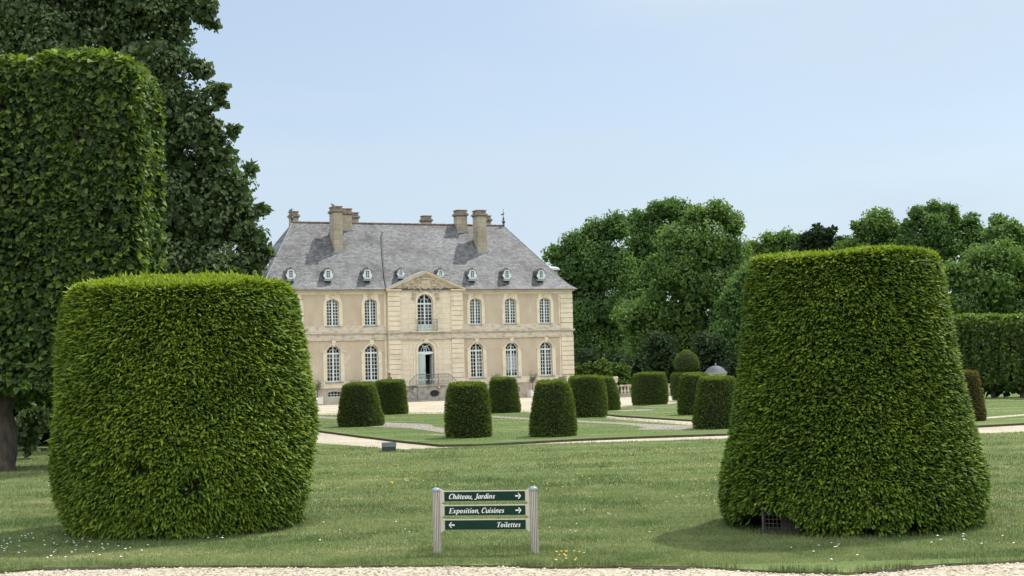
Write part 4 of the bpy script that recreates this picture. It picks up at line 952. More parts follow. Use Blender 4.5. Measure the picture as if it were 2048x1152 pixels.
nk = MB(); nk.lathe([(.3, zt - .1), (.25, zb + .1)], 0, 0, 8); nk.build('neck', M['yew_core'], BT)

# the two big ones near the camera
Yc = 22.95; k = Yc * MPP
def Rk(px): return px * k
zl = lambda py: at(370, py, Yc).z
c0 = at(371, 900, Yc)
pL = [(Rk(205), .05), (Rk(222), zl(1045)), (Rk(243), zl(980)), (Rk(252), zl(890)), (Rk(247), zl(800)), (Rk(237), zl(700)), (Rk(226), zl(630)), (Rk(219), zl(598)), (Rk(211), zl(584))]
holesL = [(at(px, py, Yc - 2.1).x, Yc - 2.05, at(px, py, Yc - 2.1).z, r_) for px, py, r_ in ((470, 935, .20), (385, 980, .27), (400, 1045, .17), (268, 938, .22), (330, 700, .10), (515, 700, .09), (470, 845, .10), (560, 940, .11), (250, 1010, .12))]
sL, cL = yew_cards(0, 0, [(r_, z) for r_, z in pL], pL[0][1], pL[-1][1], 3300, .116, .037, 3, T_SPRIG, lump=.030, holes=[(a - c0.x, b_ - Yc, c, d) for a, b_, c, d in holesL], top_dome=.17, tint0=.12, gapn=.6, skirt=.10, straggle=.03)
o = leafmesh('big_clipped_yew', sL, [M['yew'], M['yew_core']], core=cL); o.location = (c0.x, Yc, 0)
tag(o, 'huge bright green barrel shaped clipped yew at the left of the lawn', 'topiary', 'two huge clipped yews framing the view')
Yr = 21.15; k = Yr * MPP
zr_ = lambda py: at(1700, py, Yr).z
c1_ = at(1704, 980, Yr)
pR = [(Rk(228), .05), (Rk(243), zr_(1050)), (Rk(255), zr_(990)), (Rk(254), zr_(950)), (Rk(231), zr_(850)), (Rk(209), zr_(730)), (Rk(196), zr_(620)), (Rk(191), zr_(570)), (Rk(186), zr_(540)), (Rk(179), zr_(521))]
topx = at(1686, 506, Yr).x
holesR = [(at(px, py, Yr - yy).x, Yr - yy, at(px, py, Yr - yy).z, r_) for px, py, r_, yy in ((1545, 1050, .30, 1.08), (1508, 1050, .26, .75), (1578, 1058, .24, 1.28), (1530, 1062, .28, .95), (1480, 1055, .16, .4), (1760, 1000, .14, 1.95), (1870, 1000, .14, 1.6), (1830, 1060, .16, 1.8), (1590, 540, .10, 1.2), (1650, 600, .09, 1.5), (1700, 1060, .12, 2.0), (1940, 990, .16, .9), (1650, 1065, .12, 1.7), (1740, 1068, .12, 1.8), (1900, 1062, .16, 1.2))]
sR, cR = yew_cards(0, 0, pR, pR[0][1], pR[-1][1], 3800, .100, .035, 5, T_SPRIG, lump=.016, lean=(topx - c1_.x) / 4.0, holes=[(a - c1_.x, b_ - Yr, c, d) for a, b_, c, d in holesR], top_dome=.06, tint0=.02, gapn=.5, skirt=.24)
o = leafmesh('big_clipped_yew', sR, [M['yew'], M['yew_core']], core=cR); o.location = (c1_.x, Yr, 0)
tag(o, 'huge tapering clipped yew at the right with a bare gap at its foot', 'topiary', 'two huge clipped yews framing the view')

# wire guard and board in the gap at its foot
wp = G(1562, 1073, LAWN_Z); wp = at(1563, 1060, Yr - 1.16); WG = empty('wire_guard', (wp.x, wp.y, LAWN_Z), R(-24)); tag(WG, 'rusty square mesh wire panel in the gap of the big right yew', 'wire guard')
w = MB(); wd = .46; hh = .40
for i in range(9): x_ = -wd / 2 + wd * i / 8; w.tube([(x_, 0, 0), (x_, 0, hh)], .0045, 4)
for i in range(7): z_ = .03 + (hh - .05) * i / 6; w.tube([(-wd / 2, .005, z_), (wd / 2, .005, z_)], .0045, 4)
w.build('mesh', M['wire'], WG)
w = MB(); w.box(-wd / 2 - .04, -wd / 2 - .01, -.02, .02, -.05, .46); w.build('post', M['darkwood'], WG)
bd = empty('wooden_board', (wp.x + .14, wp.y + .05, LAWN_Z), R(-20)); tag(bd, 'grey weathered board leaning behind the wire panel under the big right yew', 'board')
w = MB(); w.box(-.14, .14, 0, .03, 0, .25); w.box(-.10, .12, -.012, -.001, .255, .38); o = w.build('plank', M['darkwood'], bd); o.rotation_euler = (R(-8), 0, R(0))

# ------------------------------------------------------------------ trees
def clumpy(lobes, leaf, dens, seed, tpl=T_QUAD, droop=.2, aspect=.62, sub=(.24, .44), nsub=1.6, inner=True, tintb=.38, tvar=.22, flat=1.0, ragged=.11):
    r = np.random.RandomState(seed); Ps, Ns, Ts, In = [], [], [], []
    cs = np.array([l[0] for l in lobes]); rr = np.array([l[1] for l in lobes])
    for c, R_ in zip(cs, rr):
        ns = max(6, int(16 * nsub)); v = unit(r.randn(ns, 3)); v[:, 2] = np.abs(v[:, 2]) * 1.0 * np.sign(r.rand(ns) - .28)
        for d in v:
            rs_ = R_ * r.uniform(*sub); sc = c + d * np.array([1, 1, flat]) * (R_ - rs_ * .75) * r.uniform(.85, 1.12); tb = r.randn() * .12
            n = int(dens * rs_ * rs_ * 4 * np.pi / (leaf * leaf)); u_ = unit(r.randn(n, 3)); rad = rs_ * (1 - ragged + 2.2 * ragged * r.rand(n)) * np.where(r.rand(n) < .12, 1.15, 1)
            p = sc + u_ * rad[:, None] * np.array([1, 1, flat * .85]); Ps.append(p); Ns.append(u_); Ts.append(np.clip(tintb + tb + r.randn(n) * tvar * .7, 0, 1))
        if inner:
            n = max(30, int(11.0 * R_ * R_ * 4 / (leaf * leaf * 5))); u_ = unit(r.randn(n, 3)); p = c + u_ * (R_ * .70 * r.rand(n) ** .4)[:, None]; In.append(p)
    P, Nn, T = np.concatenate(Ps), np.concatenate(Ns), np.concatenate(Ts)
    # drop leaves buried deep inside any lobe
    k = np.ones(len(P), bool)
    for c, R_ in zip(cs, rr): k &= (((P - c) ** 2).sum(1) > (.62 * R_) ** 2)
    k &= P[:, 2] > .25
    P, Nn, T = P[k], Nn[k], T[k]; n = len(P)
    D = np.cross(Nn, r.randn(n, 3)) + Nn * .35 + np.array([0, 0, -droop]); Nd = Nn * 1.0 + np.array([0, 0, .35]) + r.randn(n, 3) * .28
    L = leaf * (.65 + .7 * r.rand(n)); sets = [cards(P, D, Nd, L, L * aspect, T, tpl)]
    if inner:
        P = np.concatenate(In); P = P[P[:, 2] > .3]; n = len(P); sets.append(cards(P, r.randn(n, 3), r.randn(n, 3), leaf * 2.2, leaf * 1.9, np.clip(.3 + r.randn(n) * .15, 0, 1), T_QUAD))
    return sets
def trunk_mesh(base, top, r0, r1, limbs, seed):
    q = random.Random(seed); t = MB(); b, tp = Vector(base), Vector(top)
    pts = [b.lerp(tp, i / 6) + Vector((q.uniform(-1, 1), q.uniform(-1, 1), 0)) * r0 * .25 * (0 < i < 6) for i in range(7)]
    flare = [b + Vector((0, 0, -.1))] + pts; t.tube([b + Vector((0, 0, -.1)), b + Vector((0, 0, r0 * .8))], r0 * 1.35, 10, r1=r0); t.tube(pts, r0, 10, r1=r1)
    for lm in limbs:
        s_ = pts[q.choice([3, 4, 5])]; e = Vector(lm); mid = s_.lerp(e, .5) + Vector((0, 0, (e - s_).length * .1)); t.tube([s_, mid, e], r0 * .3, 7, r1=r0 * .04)
    return t
def px_lobes(Y, lst, o, jit=.12, seed=0):
    q = random.Random(seed); out = []
    for (x_, y_, r_) in lst:
        yy = Y + q.uniform(-jit, jit) * r_ * Y * MPP * 4; p = at(x_, y_, yy); out.append(((p.x - o[0], p.y - o[1], p.z), r_ * yy * MPP))
    return out
def tree(name, label, cat, Y, lst, mat, leaf, dens, seed, group=None, base_px=None, r0=.45, **kw):
    xs = [l[0] for l in lst]; bx = base_px if base_px is not None else sum(xs) / len(xs)
    p = at(bx, 740, Y); o = empty(name, (p.x, p.y, 0)); tag(o, label, cat, group)
    lobes = px_lobes(Y, lst, (p.x, p.y), seed=seed)
    leafmesh('crown', clumpy(lobes, leaf, dens, seed, **kw), [mat], parent=o)
    tops = sorted(lobes, key=lambda l: -l[0][2]); hi = tops[0][0]
    trunk_mesh((0, 0, 0), (hi[0] * .6, hi[1] * .6, hi[2] * .85), r0, r0 * .25, [l[0] for l in tops[:7]], seed).build('trunk', M['bark'], o, smooth=True)
    return o
WG_ = 'woodland trees right of the house'
tree('woodland_tree', 'dense round crowned tree rising right beside the house roof', 'tree', 150, [(1112, 512, 26), (1150, 492, 34), (1190, 475, 40), (1232, 455, 34), (1180, 545, 62), (1225, 535, 60), (1130, 560, 45), (1165, 625, 62), (1150, 690, 55), (1220, 640, 66), (1215, 710, 60)], M['wood_a'], .28, .55, 61, WG_, base_px=1190)
tree('woodland_tree', 'tall tree with the highest dark tuft behind the pair of round crowns', 'tree', 158, [(1275, 448, 36), (1318, 425, 30), (1345, 416, 24), (1360, 430, 32), (1290, 500, 56), (1330, 490, 60), (1280, 580, 70), (1300, 680, 76)], M['wood_a'], .28, .52, 62, WG_, base_px=1310)
tree('woodland_tree', 'broad leafy tree with rounded sunlit top, foremost of the wood left of big right yew', 'tree', 132, [(1395, 440, 36), (1432, 428, 32), (1462, 450, 32), (1355, 480, 44), (1405, 500, 58), (1455, 510, 46), (1330, 545, 46), (1385, 575, 66), (1445, 585, 60), (1310, 620, 52), (1265, 640, 40), (1370, 660, 72), (1440, 670, 64), (1300, 705, 56), (1390, 735, 60), (1470, 560, 40)], M['wood_b'], .28, .55, 63, WG_, base_px=1390)
tree('woodland_tree', 'shadowed lower tree tucked between the broad tree and the big right yew', 'tree', 122, [(1470, 610, 40), (1500, 570, 44), (1465, 680, 46), (1505, 660, 50), (1450, 735, 44), (1530, 620, 50)], M['wood_a'], .28, .55, 64, WG_, base_px=1490, r0=.35)
tree('woodland_tree', 'light green airy tree peeping over the left shoulder of the big right yew', 'tree', 160, [(1508, 500, 24), (1490, 520, 30), (1540, 486, 26), (1572, 480, 24), (1600, 486, 26), (1525, 520, 34), (1560, 515, 36), (1610, 515, 34), (1530, 540, 36), (1580, 540, 40), (1500, 545, 30), (1620, 540, 34)], M['wood_b'], .28, .50, 65, WG_, base_px=1560, nsub=.9)
tree('evergreen_tree', 'dark feathery evergreen with two pointed tops above the big right yew', 'tree', 155, [(1636, 458, 11), (1630, 474, 18), (1655, 472, 16), (1664, 462, 9), (1610, 478, 14), (1688, 490, 20), (1600, 510, 24), (1612, 495, 20), (1645, 500, 28), (1675, 490, 16), (1640, 535, 38), (1690, 505, 16)], M['wood_c'], .28, .55, 66, None, base_px=1645, ragged=.2)
tree('woodland_tree', 'pale green round tree above the middle of the big right yew', 'tree', 150, [(1757, 444, 32), (1735, 480, 34), (1690, 500, 24), (1700, 530, 40), (1732, 460, 24), (1782, 462, 26), (1712, 452, 10), (1755, 490, 40), (1720, 500, 30), (1795, 500, 34), (1760, 540, 50)], M['wood_b'], .28, .52, 67, WG_, base_px=1757)
tree('woodland_tree', 'dark wide crowned tree with the highest top at the right, sky showing through', 'tree', 146, [(1868, 422, 24), (1838, 432, 24), (1900, 424, 20), (1820, 455, 22), (1870, 455, 34), (1910, 450, 22), (1845, 490, 38), (1895, 495, 40), (1942, 446, 22), (1950, 475, 30), (1925, 480, 30), (1870, 540, 50), (1820, 490, 34), (1945, 510, 40)], M['wood_a'], .28, .42, 68, WG_, base_px=1875)
tree('woodland_tree', 'thin topped tree at the right edge behind the long clipped hedge', 'tree', 140, [(1998, 444, 20), (2022, 460, 24), (2000, 470, 28), (1985, 470, 20), (2045, 480, 26), (2010, 500, 34), (2060, 520, 44), (1975, 520, 36)], M['wood_b'], .28, .42, 69, WG_, base_px=2015)
tree('woodland_tree', 'full bushy tree standing low above the long clipped hedge', 'tree', 116, [(1965, 530, 44), (2010, 515, 40), (1925, 560, 40), (1985, 580, 50), (2040, 570, 52), (1915, 610, 36), (2080, 540, 50), (1960, 640, 50), (2030, 640, 56), (1895, 545, 26)], M['wood_b'], .28, .55, 70, WG_, base_px=1985)
tree('woodland_tree', 'shadowed tree behind the trunks of the long clipped hedge', 'tree', 104, [(1950, 690, 50), (2020, 690, 60), (2090, 690, 60), (1900, 690, 46), (1990, 735, 44), (2060, 740, 44), (1930, 745, 34), (1850, 690, 60), (1760, 690, 60), (1680, 690, 60)], M['wood_c'], .28, .5, 71, WG_, base_px=1985, r0=.3)  # its shadow is put into the dark leaf colour
tree('woodland_tree', 'shadowed tree behind the balustrade and the ball topped yew', 'tree', 118, [(1280, 745, 40), (1340, 750, 44), (1400, 745, 46), (1460, 745, 46), (1230, 740, 40), (1180, 735, 44), (1320, 700, 40), (1420, 700, 40)], M['wood_c'], .28, .5, 72, WG_, base_px=1330, r0=.3)  # dark leaf colour stands for the shadow here

# tall dark linden behind the left
tall = [(420, 10, 16), (405, 34, 20), (380, 10, 30), (350, 60, 44), (360, 120, 32), (408, 140, 20), (428, 180, 18), (300, 40, 60), (200, 30, 80), (90, 20, 90), (0, 30, 90), (150, 10, 70), (40, 60, 80), (120, 90, 80), (-60, 40, 90), (240, 70, 70), (270, 10, 60), (330, 20, 44), (325, 115, 46), (200, -60, 90), (60, -60, 90), (300, -50, 60), (395, -20, 34), (300, 140, 80), (340, 185, 46), (395, 140, 26), (330, 205, 60), (360, 255, 50), (412, 16, 24), (426, 48, 13), (446, 178, 12), (440, 205, 12), (466, 262, 13), (498, 338, 12), (526, 420, 14), (536, 505, 12), (392, 215, 44), (412, 270, 46), (432, 320, 50), (330, 270, 80), (458, 375, 50), (380, 370, 80), (478, 430, 48), (498, 480, 42), (400, 460, 90), (500, 530, 40), (440, 560, 80), (350, 560, 90), (330, 430, 90), (470, 620, 60), (380, 680, 100), (300, 640, 100), (220, 260, 90), (100, 160, 90), (200, 500, 110), (330, 780, 100), (440, 740, 80)]
tree('linden_tree', 'towering dark linden with drooping leaf sprays behind the clipped lime at the left', 'tree', 58, tall, M['linden'], .18, .40, 80, None, base_px=330, r0=.5, droop=.7, sub=(.22, .40), nsub=1.9, aspect=.72, ragged=.14)

# clipped lime at the left edge: boxed crown on a bare trunk
def boxed(x0, x1, y0, y1, z0, z1, dens, leaf, seed, rough_=.12, hang=.4, tb=.30, edge_light=0.0):
    r = np.random.RandomState(seed); Ps, Ns = [], []
    for ax, lo, hi in ((0, x0, x1), (1, y0, y1), (2, z0, z1)):
        for s in (0, 1):
            dims = [(x0, x1), (y0, y1), (z0, z1)]; area = np.prod([b - a for i, (a, b) in enumerate(dims) if i != ax]); n = int(area * dens * (.5 if (ax == 2 and s == 0) else 1))
            p = np.stack([a + r.rand(n) * (b - a) for a, b in dims], 1); nn = np.zeros((n, 3)); nn[:, ax] = 1 if s else -1
            p[:, ax] = (hi if s else lo); 
            o1, o2 = [i for i in range(3) if i != ax]; bulge = .10 * np.sin(p[:, o1] * 2.3 + seed) + .08 * np.sin(p[:, o2] * 3.1 + p[:, o1]) + .06 * np.sin(p[:, o1] * 6.2 - p[:, o2] * 5)
            p[:, ax] += nn[:, ax] * (bulge + (r.rand(n) - .75) * rough_ * 4 + .12); Ps.append(p); Ns.append(nn)
    P, Nn = np.concatenate(Ps), np.concatenate(Ns)
    # round the vertical and top edges a little
    cx, cy, cz = (x0 + x1) / 2, (y0 + y1) / 2, (z0 + z1) / 2
    q = np.stack([np.abs(P[:, 0] - cx) / ((x1 - x0) / 2), np.abs(P[:, 1] - cy) / ((y1 - y0) / 2), np.clip((P[:, 2] - cz) / ((z1 - z0) / 2), 0, 2)], 1)
    pw = (q ** 9).sum(1) ** (1 / 9.0); f = np.where(pw > 1.06, 1.06 / pw, 1)[:, None]; P = np.array([cx, cy, cz]) + (P - np.array([cx, cy, cz])) * np.concatenate([f, f, np.where(P[:, 2:3] > cz, f, 1)], 1)
    n = len(P); T = np.clip(tb - .10 + r.randn(n) * .15 + .48 * (r.rand(n) < .18) + .22 * np.clip((P[:, 2] - z1 + .5) / .5, 0, 1), 0, 1)  # upper leaves tinted paler, sunlight on the crown put into their colour
    D = Nn * .45 + np.array([0, 0, -hang]) + r.randn(n, 3) * .45; Nd = Nn * .8 + np.array([0, 0, .35]) + r.randn(n, 3) * .4
    L = leaf * (.45 + .95 * r.rand(n)); sets = [cards(P, D, Nd, L, L * .88, T, T_HEART)]
    core = MB(); e = leaf * 1.5; core.box(x0 + e, x1 - e, y0 + e, y1 - e, z0 + e, z1 - e)
    return sets, core
Yl = 37.2
lx0, lx1 = at(-130, 700, Yl).x, at(262, 400, Yl).x; ztop, zbot = at(100, 118, Yl).z, at(40, 775, Yl).z
LT = empty('clipped_lime_tree', (at(-14, 945, Yl).x, Yl + .9, LAWN_Z)); tag(LT, 'tall boxed lime tree with large bright leaves and a grey trunk at the left edge', 'tree')
ox, oy = LT.location.x, LT.location.y
s1, c1 = boxed(lx0 - ox, lx1 - ox, Yl - .2 - oy, Yl + 3.0 - oy, zbot - .05, ztop - .05, 430, .165, 91)
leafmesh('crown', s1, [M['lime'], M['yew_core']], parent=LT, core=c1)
trunk_mesh((0, -.35, -.05), (.1, -.2, zbot + 1.0), .34, .29, [], 5).build('trunk', M['bark_shaded'], LT, smooth=True)
# further boxed limes of that row and the dark hedge added as shade behind
for j, (bx, YY, lb) in enumerate(((150, 46, 'second boxed lime tree of the row, mostly hidden behind the big left yew'),)):
    LT2 = empty('clipped_lime_tree', (at(bx, 900, YY).x, YY + 1, LAWN_Z)); tag(LT2, lb, 'tree'); ox, oy = LT2.location.x, LT2.location.y
    s1, c1 = boxed(at(-200, 700, YY).x - ox, at(230, 700, YY).x - ox, -.5, 2.6, 1.7, 9.0, 150, .20, 92 + j)
    leafmesh('crown', s1, [M['lime'], M['yew_core']], parent=LT2, core=c1); trunk_mesh((0, 0, -.05), (0, 0, 2.6), .3, .26, [], 6).build('trunk', M['bark'], LT2, smooth=True)
def bush(name, label, cat, Y, lst, mat, leaf, dens, seed, group=None, **kw):
    p = at(lst[0][0], 800, Y); lobes = px_lobes(Y, lst, (p.x, p.y), seed=seed)
    o = leafmesh(name, clumpy(lobes, leaf, dens, seed, **kw), [mat]); o.location = (p.x, p.y, 0); tag(o, label, cat, group); return o
bush('shrub', 'leafy shrub lit at its tip beside the grey trunk at the left edge', 'shrub', 43, [(78, 850, 22), (62, 835, 24), (55, 875, 26), (85, 830, 12), (60, 905, 18), (40, 860, 26)], M['linden'], .15, .45, 95, droop=.5, inner=True)
bush('shade_hedge', 'dark hedge added as deep shade behind the left trunk', 'hedge', 52, [(60, 850, 62), (95, 870, 40), (30, 875, 40), (0, 870, 50), (60, 840, 60), (0, 840, 60), (-80, 830, 60), (120, 830, 60), (180, 830, 70), (90, 780, 60), (20, 780, 60), (250, 820, 70), (330, 820, 70), (420, 820, 70), (-60, 770, 60), (500, 800, 50)], M['wood_c'], .22, .45, 96)  # added; dark foliage stands for the deep shade and shades the grass

# pleached limes on the right
hx = [(1868, 79.0), (1930, 77.4), (1987, 76.0), (2044, 74.6), (2102, 73.2)]
HLAB = ['first pleached lime of the right hedge, its trunk hidden by the big yew', 'pleached lime of the right hedge standing behind the stone urn', 'pleached lime of the right hedge with a pale trunk in the gap, left of two', 'pleached lime of the right hedge with a trunk at the picture edge', 'last pleached lime of the right hedge, past the picture edge']
for j, (px, YY) in enumerate(hx):
    p = at(px, 795, YY); o = empty('pleached_lime', (p.x, p.y, 0)); tag(o, HLAB[j], 'tree', 'pleached limes forming the right hedge')
    zt, zb = at(px, 631, YY).z, at(px, 766, YY).z; hw = 29 * YY * MPP
    s1, c1 = boxed(-hw, hw, -.75, .75, zb, zt - .1, 340, .15, 100 + j, rough_=.06, hang=.6, tb=.34)
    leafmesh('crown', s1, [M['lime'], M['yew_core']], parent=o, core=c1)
    trunk_mesh((0, 0, -.05), (0, 0, zb + .6), .11, .10, [], 7 + j).build('trunk', M['bark'], o, smooth=True)
bush('shade_hedge', 'dark hedge added as shade in the gaps between the right hedge trunks', 'hedge', 78.6, [(1880 + 22 * k, 777, 20) for k in range(12)], M['wood_c'], .2, .5, 111)  # added behind the trunks so the gaps read as shade
bush('weeds', 'strip of tall weeds at the foot of the right hedge trunks', 'weeds', 77.5, [(1965, 792, 7), (1985, 791, 6), (2005, 792, 7), (2030, 791, 6), (2050, 791, 7), (1945, 793, 7), (2070, 790, 7)], M['wood_b'], .16, .6, 110, inner=False)['kind'] = 'stuff'

# clipped limes beyond the corner of the house
GB = 'rounded clipped limes beyond the house corner'
bush('clipped_lime_bush', 'rounded clipped lime with pale leaves right beside the house corner', 'bush', 116, [(1185, 742, 20), (1205, 737, 20), (1210, 755, 24), (1165, 745, 20), (1180, 762, 22)], M['lime'], .22, .5, 112, GB, tintb=.42)
bush('clipped_lime_bush', 'darker clipped lime behind the stone urn, second from the house corner', 'bush', 115, [(1235, 742, 18), (1246, 742, 16), (1245, 760, 20), (1232, 765, 20)], M['lime'], .22, .5, 113, GB, tintb=.30)

# ------------------------------------------------------------------ small objects
# olive trees in white tubs
def olive(px, u, d, crown_px, label, seed, box=True):
    p = on_ch(u, d); o = empty('potted_olive', p, A_ROT); tag(o, label, 'potted tree', 'olive trees in white tubs along the house front')
    b = MB(); w_ = .27
    for s in (-1, 1):
        for s2 in (-1, 1): b.box(s * w_ - .03, s * w_ + .03, s2 * w_ - .03, s2 * w_ + .03, 0, .56); b.ball((s * w_, s2 * w_, .60), .04, n=8)
    for s in (-1, 1): b.box(-w_ + .03, w_ - .03, s * w_ - .015, s * w_ + .015, .05, .52); b.box(s * w_ - .015, s * w_ + .015, -w_ + .03, w_ - .03, .05, .52)
    b.build('tub', M['planter'], o, bevel=.006)
    b = MB(); b.box(-w_ + .02, w_ - .02, -w_ + .02, w_ - .02, .3, .50); b.build('soil', M['soil'], o)
    q = random.Random(seed); r = np.random.RandomState(seed); t = MB()
    cw, cz0, cz1 = crown_px
    t.tube([(0, 0, .48), (.02, 0, .8), (.0, .01, cz0 + .15)], .028, 7, r1=.02); tips = []
    for k in range(16):
        a = q.uniform(0, 6.28); rr = cw * q.uniform(.3, 1); e = Vector((rr * math.cos(a), rr * math.sin(a), cz0 + (cz1 - cz0) * q.uniform(.15, 1) * (1.15 - .4 * rr / cw))); t.tube([(0, 0, cz0 + .05), (e.x * .5, e.y * .5, (cz0 + e.z) / 2 + .05), e], .011, 5, r1=.004); tips.append(e)
    t.build('trunk', M['bark'], o)
    n = 900; base = np.array([tips[i] for i in r.randint(0, len(tips), n)]); f = r.rand(n)[:, None] ** .5; P = np.array([0, 0, cz0]) * (1 - f) + base * f + r.randn(n, 3) * np.array([.09, .09, .06])
    leafmesh('crown', [cards(P, r.randn(n, 3) + np.array([0, 0, .4]), r.randn(n, 3), .085, .024, r.rand(n), T_QUAD)], [M['olive']], parent=o)
olive(635, -8.32, -.80, (.50, 1.05, 1.86), 'grey leaved olive tree in a white tub at the left end of the house front', 1)
olive(710, -5.60, -.80, (.42, 1.15, 1.80), 'dark olive tree showing only its top above the leftmost small yew', 2)
olive(995, 5.30, -.80, (.42, 1.15, 1.92), 'olive tree showing its top above the narrow yew below the white blind', 3)
olive(1066, 8.05, -1.0, (.42, 1.1, 1.95), 'thin olive tree in a white tub below the last ground floor window', 4)
olive(1125, 10.45, -1.0, (.40, 1.1, 1.60), 'sparse olive tree against the corner stones of the house', 5)

# statue with a plume beside the steps
sp = on_ch(-3.10, -1.0); ST = empty('statue', sp, A_ROT + .3); tag(ST, 'reddish brown figure with pale curved plume, half hidden by a yew near the door', 'statue')
b = MB(); b.box(-.28, .28, -.28, .28, 0, .12); b.box(-.22, .22, -.22, .22, .12, .86); b.box(-.27, .27, -.27, .27, .86, .94); b.build('pedestal', M['stone_grey'], ST, bevel=.015)
me = bpy.data.meshes.new('figure')
J = [(0, 0, 1.42), (0, 0, 1.58), (0, -.01, 1.76), (0, -.01, 1.84), (0, -.015, 1.93), (0, -.015, 2.03), (-.13, 0, 1.75), (-.21, -.05, 1.60), (-.16, -.17, 1.50), (.13, 0, 1.75), (.22, .02, 1.58), (.17, -.10, 1.45), (-.075, 0, 1.36), (-.09, -.03, 1.16), (-.09, .0, .97), (.075, 0, 1.36), (.09, .0, 1.16), (.09, .02, .97), (-.09, -.07, .95), (.10, -.06, .95)]
E_ = [(0, 1), (1, 2), (2, 3), (3, 4), (4, 5), (2, 6), (6, 7), (7, 8), (2, 9), (9, 10), (10, 11), (0, 12), (12, 13), (13, 14), (0, 15), (15, 16), (16, 17), (14, 18), (17, 19)]
RR = [.10, .095, .10, .045, .075, .06, .055, .04, .03, .055, .04, .03, .07, .05, .035, .07, .05, .035, .03, .03]
me.from_pydata(J, E_, []); fig = bpy.data.objects.new('figure', me); C.objects.link(fig); fig.parent = ST; me.materials.append(M['statue'])
fig.modifiers.new('skin', 'SKIN')
for v, r_ in zip(me.skin_vertices[0].data, RR): v.radius = (r_, r_)
me.skin_vertices[0].data[0].use_root = True
ss = fig.modifiers.new('sub', 'SUBSURF'); ss.levels = 2; ss.render_levels = 2
b = MB(); b.tube([(-.02, 0, 2.06), (-.06, 0, 2.20), (-.16, 0, 2.31), (-.28, 0, 2.33), (-.38, 0, 2.27)], .03, 6, r1=.012); b.build('plume', M['plume'], ST, smooth=True)
b = MB(); b.lathe([(.085, 2.0), (.10, 2.03), (.08, 2.08), (.03, 2.11)], 0, -.015, 10); b.build('cap', M['statue'], ST, smooth=True)

# pigeon on the tallest left chimney
p = on_ch(-5.86, 2.9, 14.37); BD = empty('pigeon', p, A_ROT + 1.9); tag(BD, 'small grey bird perched on the tall left chimney', 'bird')
me = bpy.data.meshes.new('body'); J = [(0, 0, .11), (.10, 0, .13), (.16, 0, .19), (.18, 0, .25), (.225, 0, .245), (-.12, 0, .09), (-.24, 0, .06)]
me.from_pydata(J, [(0, 1), (1, 2), (2, 3), (3, 4), (0, 5), (5, 6)], []); o = bpy.data.objects.new('body', me); C.objects.link(o); o.parent = BD; me.materials.append(M['feather']); o.modifiers.new('skin', 'SKIN')
for v, r_ in zip(me.skin_vertices[0].data, (.08, .07, .04, .04, .012, .055, .02)): v.radius = (r_, r_)
me.skin_vertices[0].data[0].use_root = True; ss = o.modifiers.new('sub', 'SUBSURF'); ss.levels = 2; ss.render_levels = 2
b = MB(); b.tube([(.0, .03, 0), (0, .03, .08)], .008, 5); b.tube([(.0, -.03, 0), (0, -.03, .08)], .008, 5); b.build('legs', M['statue'], BD)

# balustrade, urns, domed pavilion
def urn(name, p, h_ped, h_urn, label, r=.24):
    o = empty(name, p); tag(o, label, 'urn')
    b = MB(); b.box(-r * 1.25, r * 1.25, -r * 1.25, r * 1.25, 0, .12); b.box(-r, r, -r, r, .12, h_ped - .1); b.box(-r * 1.2, r * 1.2, -r * 1.2, r * 1.2, h_ped - .1, h_ped); b.build('pedestal', M['stone_grey'], o, bevel=.02)
    b = MB(); H_ = h_urn; b.lathe([(r * .7, h_ped), (r * .75, h_ped + .05 * H_), (r * .35, h_ped + .16 * H_), (r * .3, h_ped + .25 * H_), (r * .75, h_ped + .42 * H_), (r * .95, h_ped + .62 * H_), (r * .85, h_ped + .74 * H_), (r * 1.05, h_ped + .82 * H_), (r * 1.05, h_ped + .88 * H_), (r * .8, h_ped + H_)], 0, 0, 16); b.build('vase', M['stone_weathered'], o, smooth=True)
Yb = 99.0
pu = at(1232, 790, Yb); urn('garden_urn', (pu.x, pu.y, 0), at(1232, 772, Yb).z, at(1232, 753, Yb).z - at(1232, 772, Yb).z, 'stone urn on a pedestal at the left end of the balustrade', .19)
pu = at(1952, 790, 75.0); urn('garden_urn', (pu.x, pu.y, 0), at(1952, 776, 75).z, at(1952, 758, 75).z - at(1952, 776, 75).z, 'grey stone urn between the bronze yew and the right hedge', .26)
x0, x1 = at(1240, 790, Yb).x, at(1420, 790, Yb).x
BA = empty('balustrade', (x0, Yb, 0)); tag(BA, 'pale stone balustrade with turned balusters at the edge of the forecourt', 'balustrade')
Lb = x1 - x0; z_t = at(1240, 770, Yb).z; z_p = at(1240, 787, Yb).z
b = MB(); b.box(0, Lb, -.14, .14, 0, z_p - .06); b.box(-.02, Lb + .02, -.17, .17, z_p - .06, z_p); b.build('plinth', M['stone_grey'], BA, bevel=.015)
b = MB(); b.box(0, Lb, -.15, .15, z_t - .07, z_t); b.box(0, Lb, -.11, .11, z_t - .11, z_t - .071); b.build('rail', M['stone_weathered'], BA, bevel=.015)
nb = int(Lb / .235); h_ = z_t - .11 - z_p
for k in range(nb):
    if k % 9 == 8:
        b = MB(); b.box(k * .235 + .02, k * .235 + .21, -.12, .12, z_p, z_t - .11); b.build('pier', M['stone_weathered'], BA); continue
    b = MB(); b.lathe([(.07, z_p), (.07, z_p + .06 * h_), (.045, z_p + .12 * h_), (.085, z_p + .32 * h_), (.05, z_p + .6 * h_), (.038, z_p + .82 * h_), (.06, z_p + .9 * h_), (.07, z_p + .94 * h_), (.07, z_p + h_)], k * .235 + .12, 0, 9); b.build('baluster', M['stone_weathered'], BA, smooth=True)

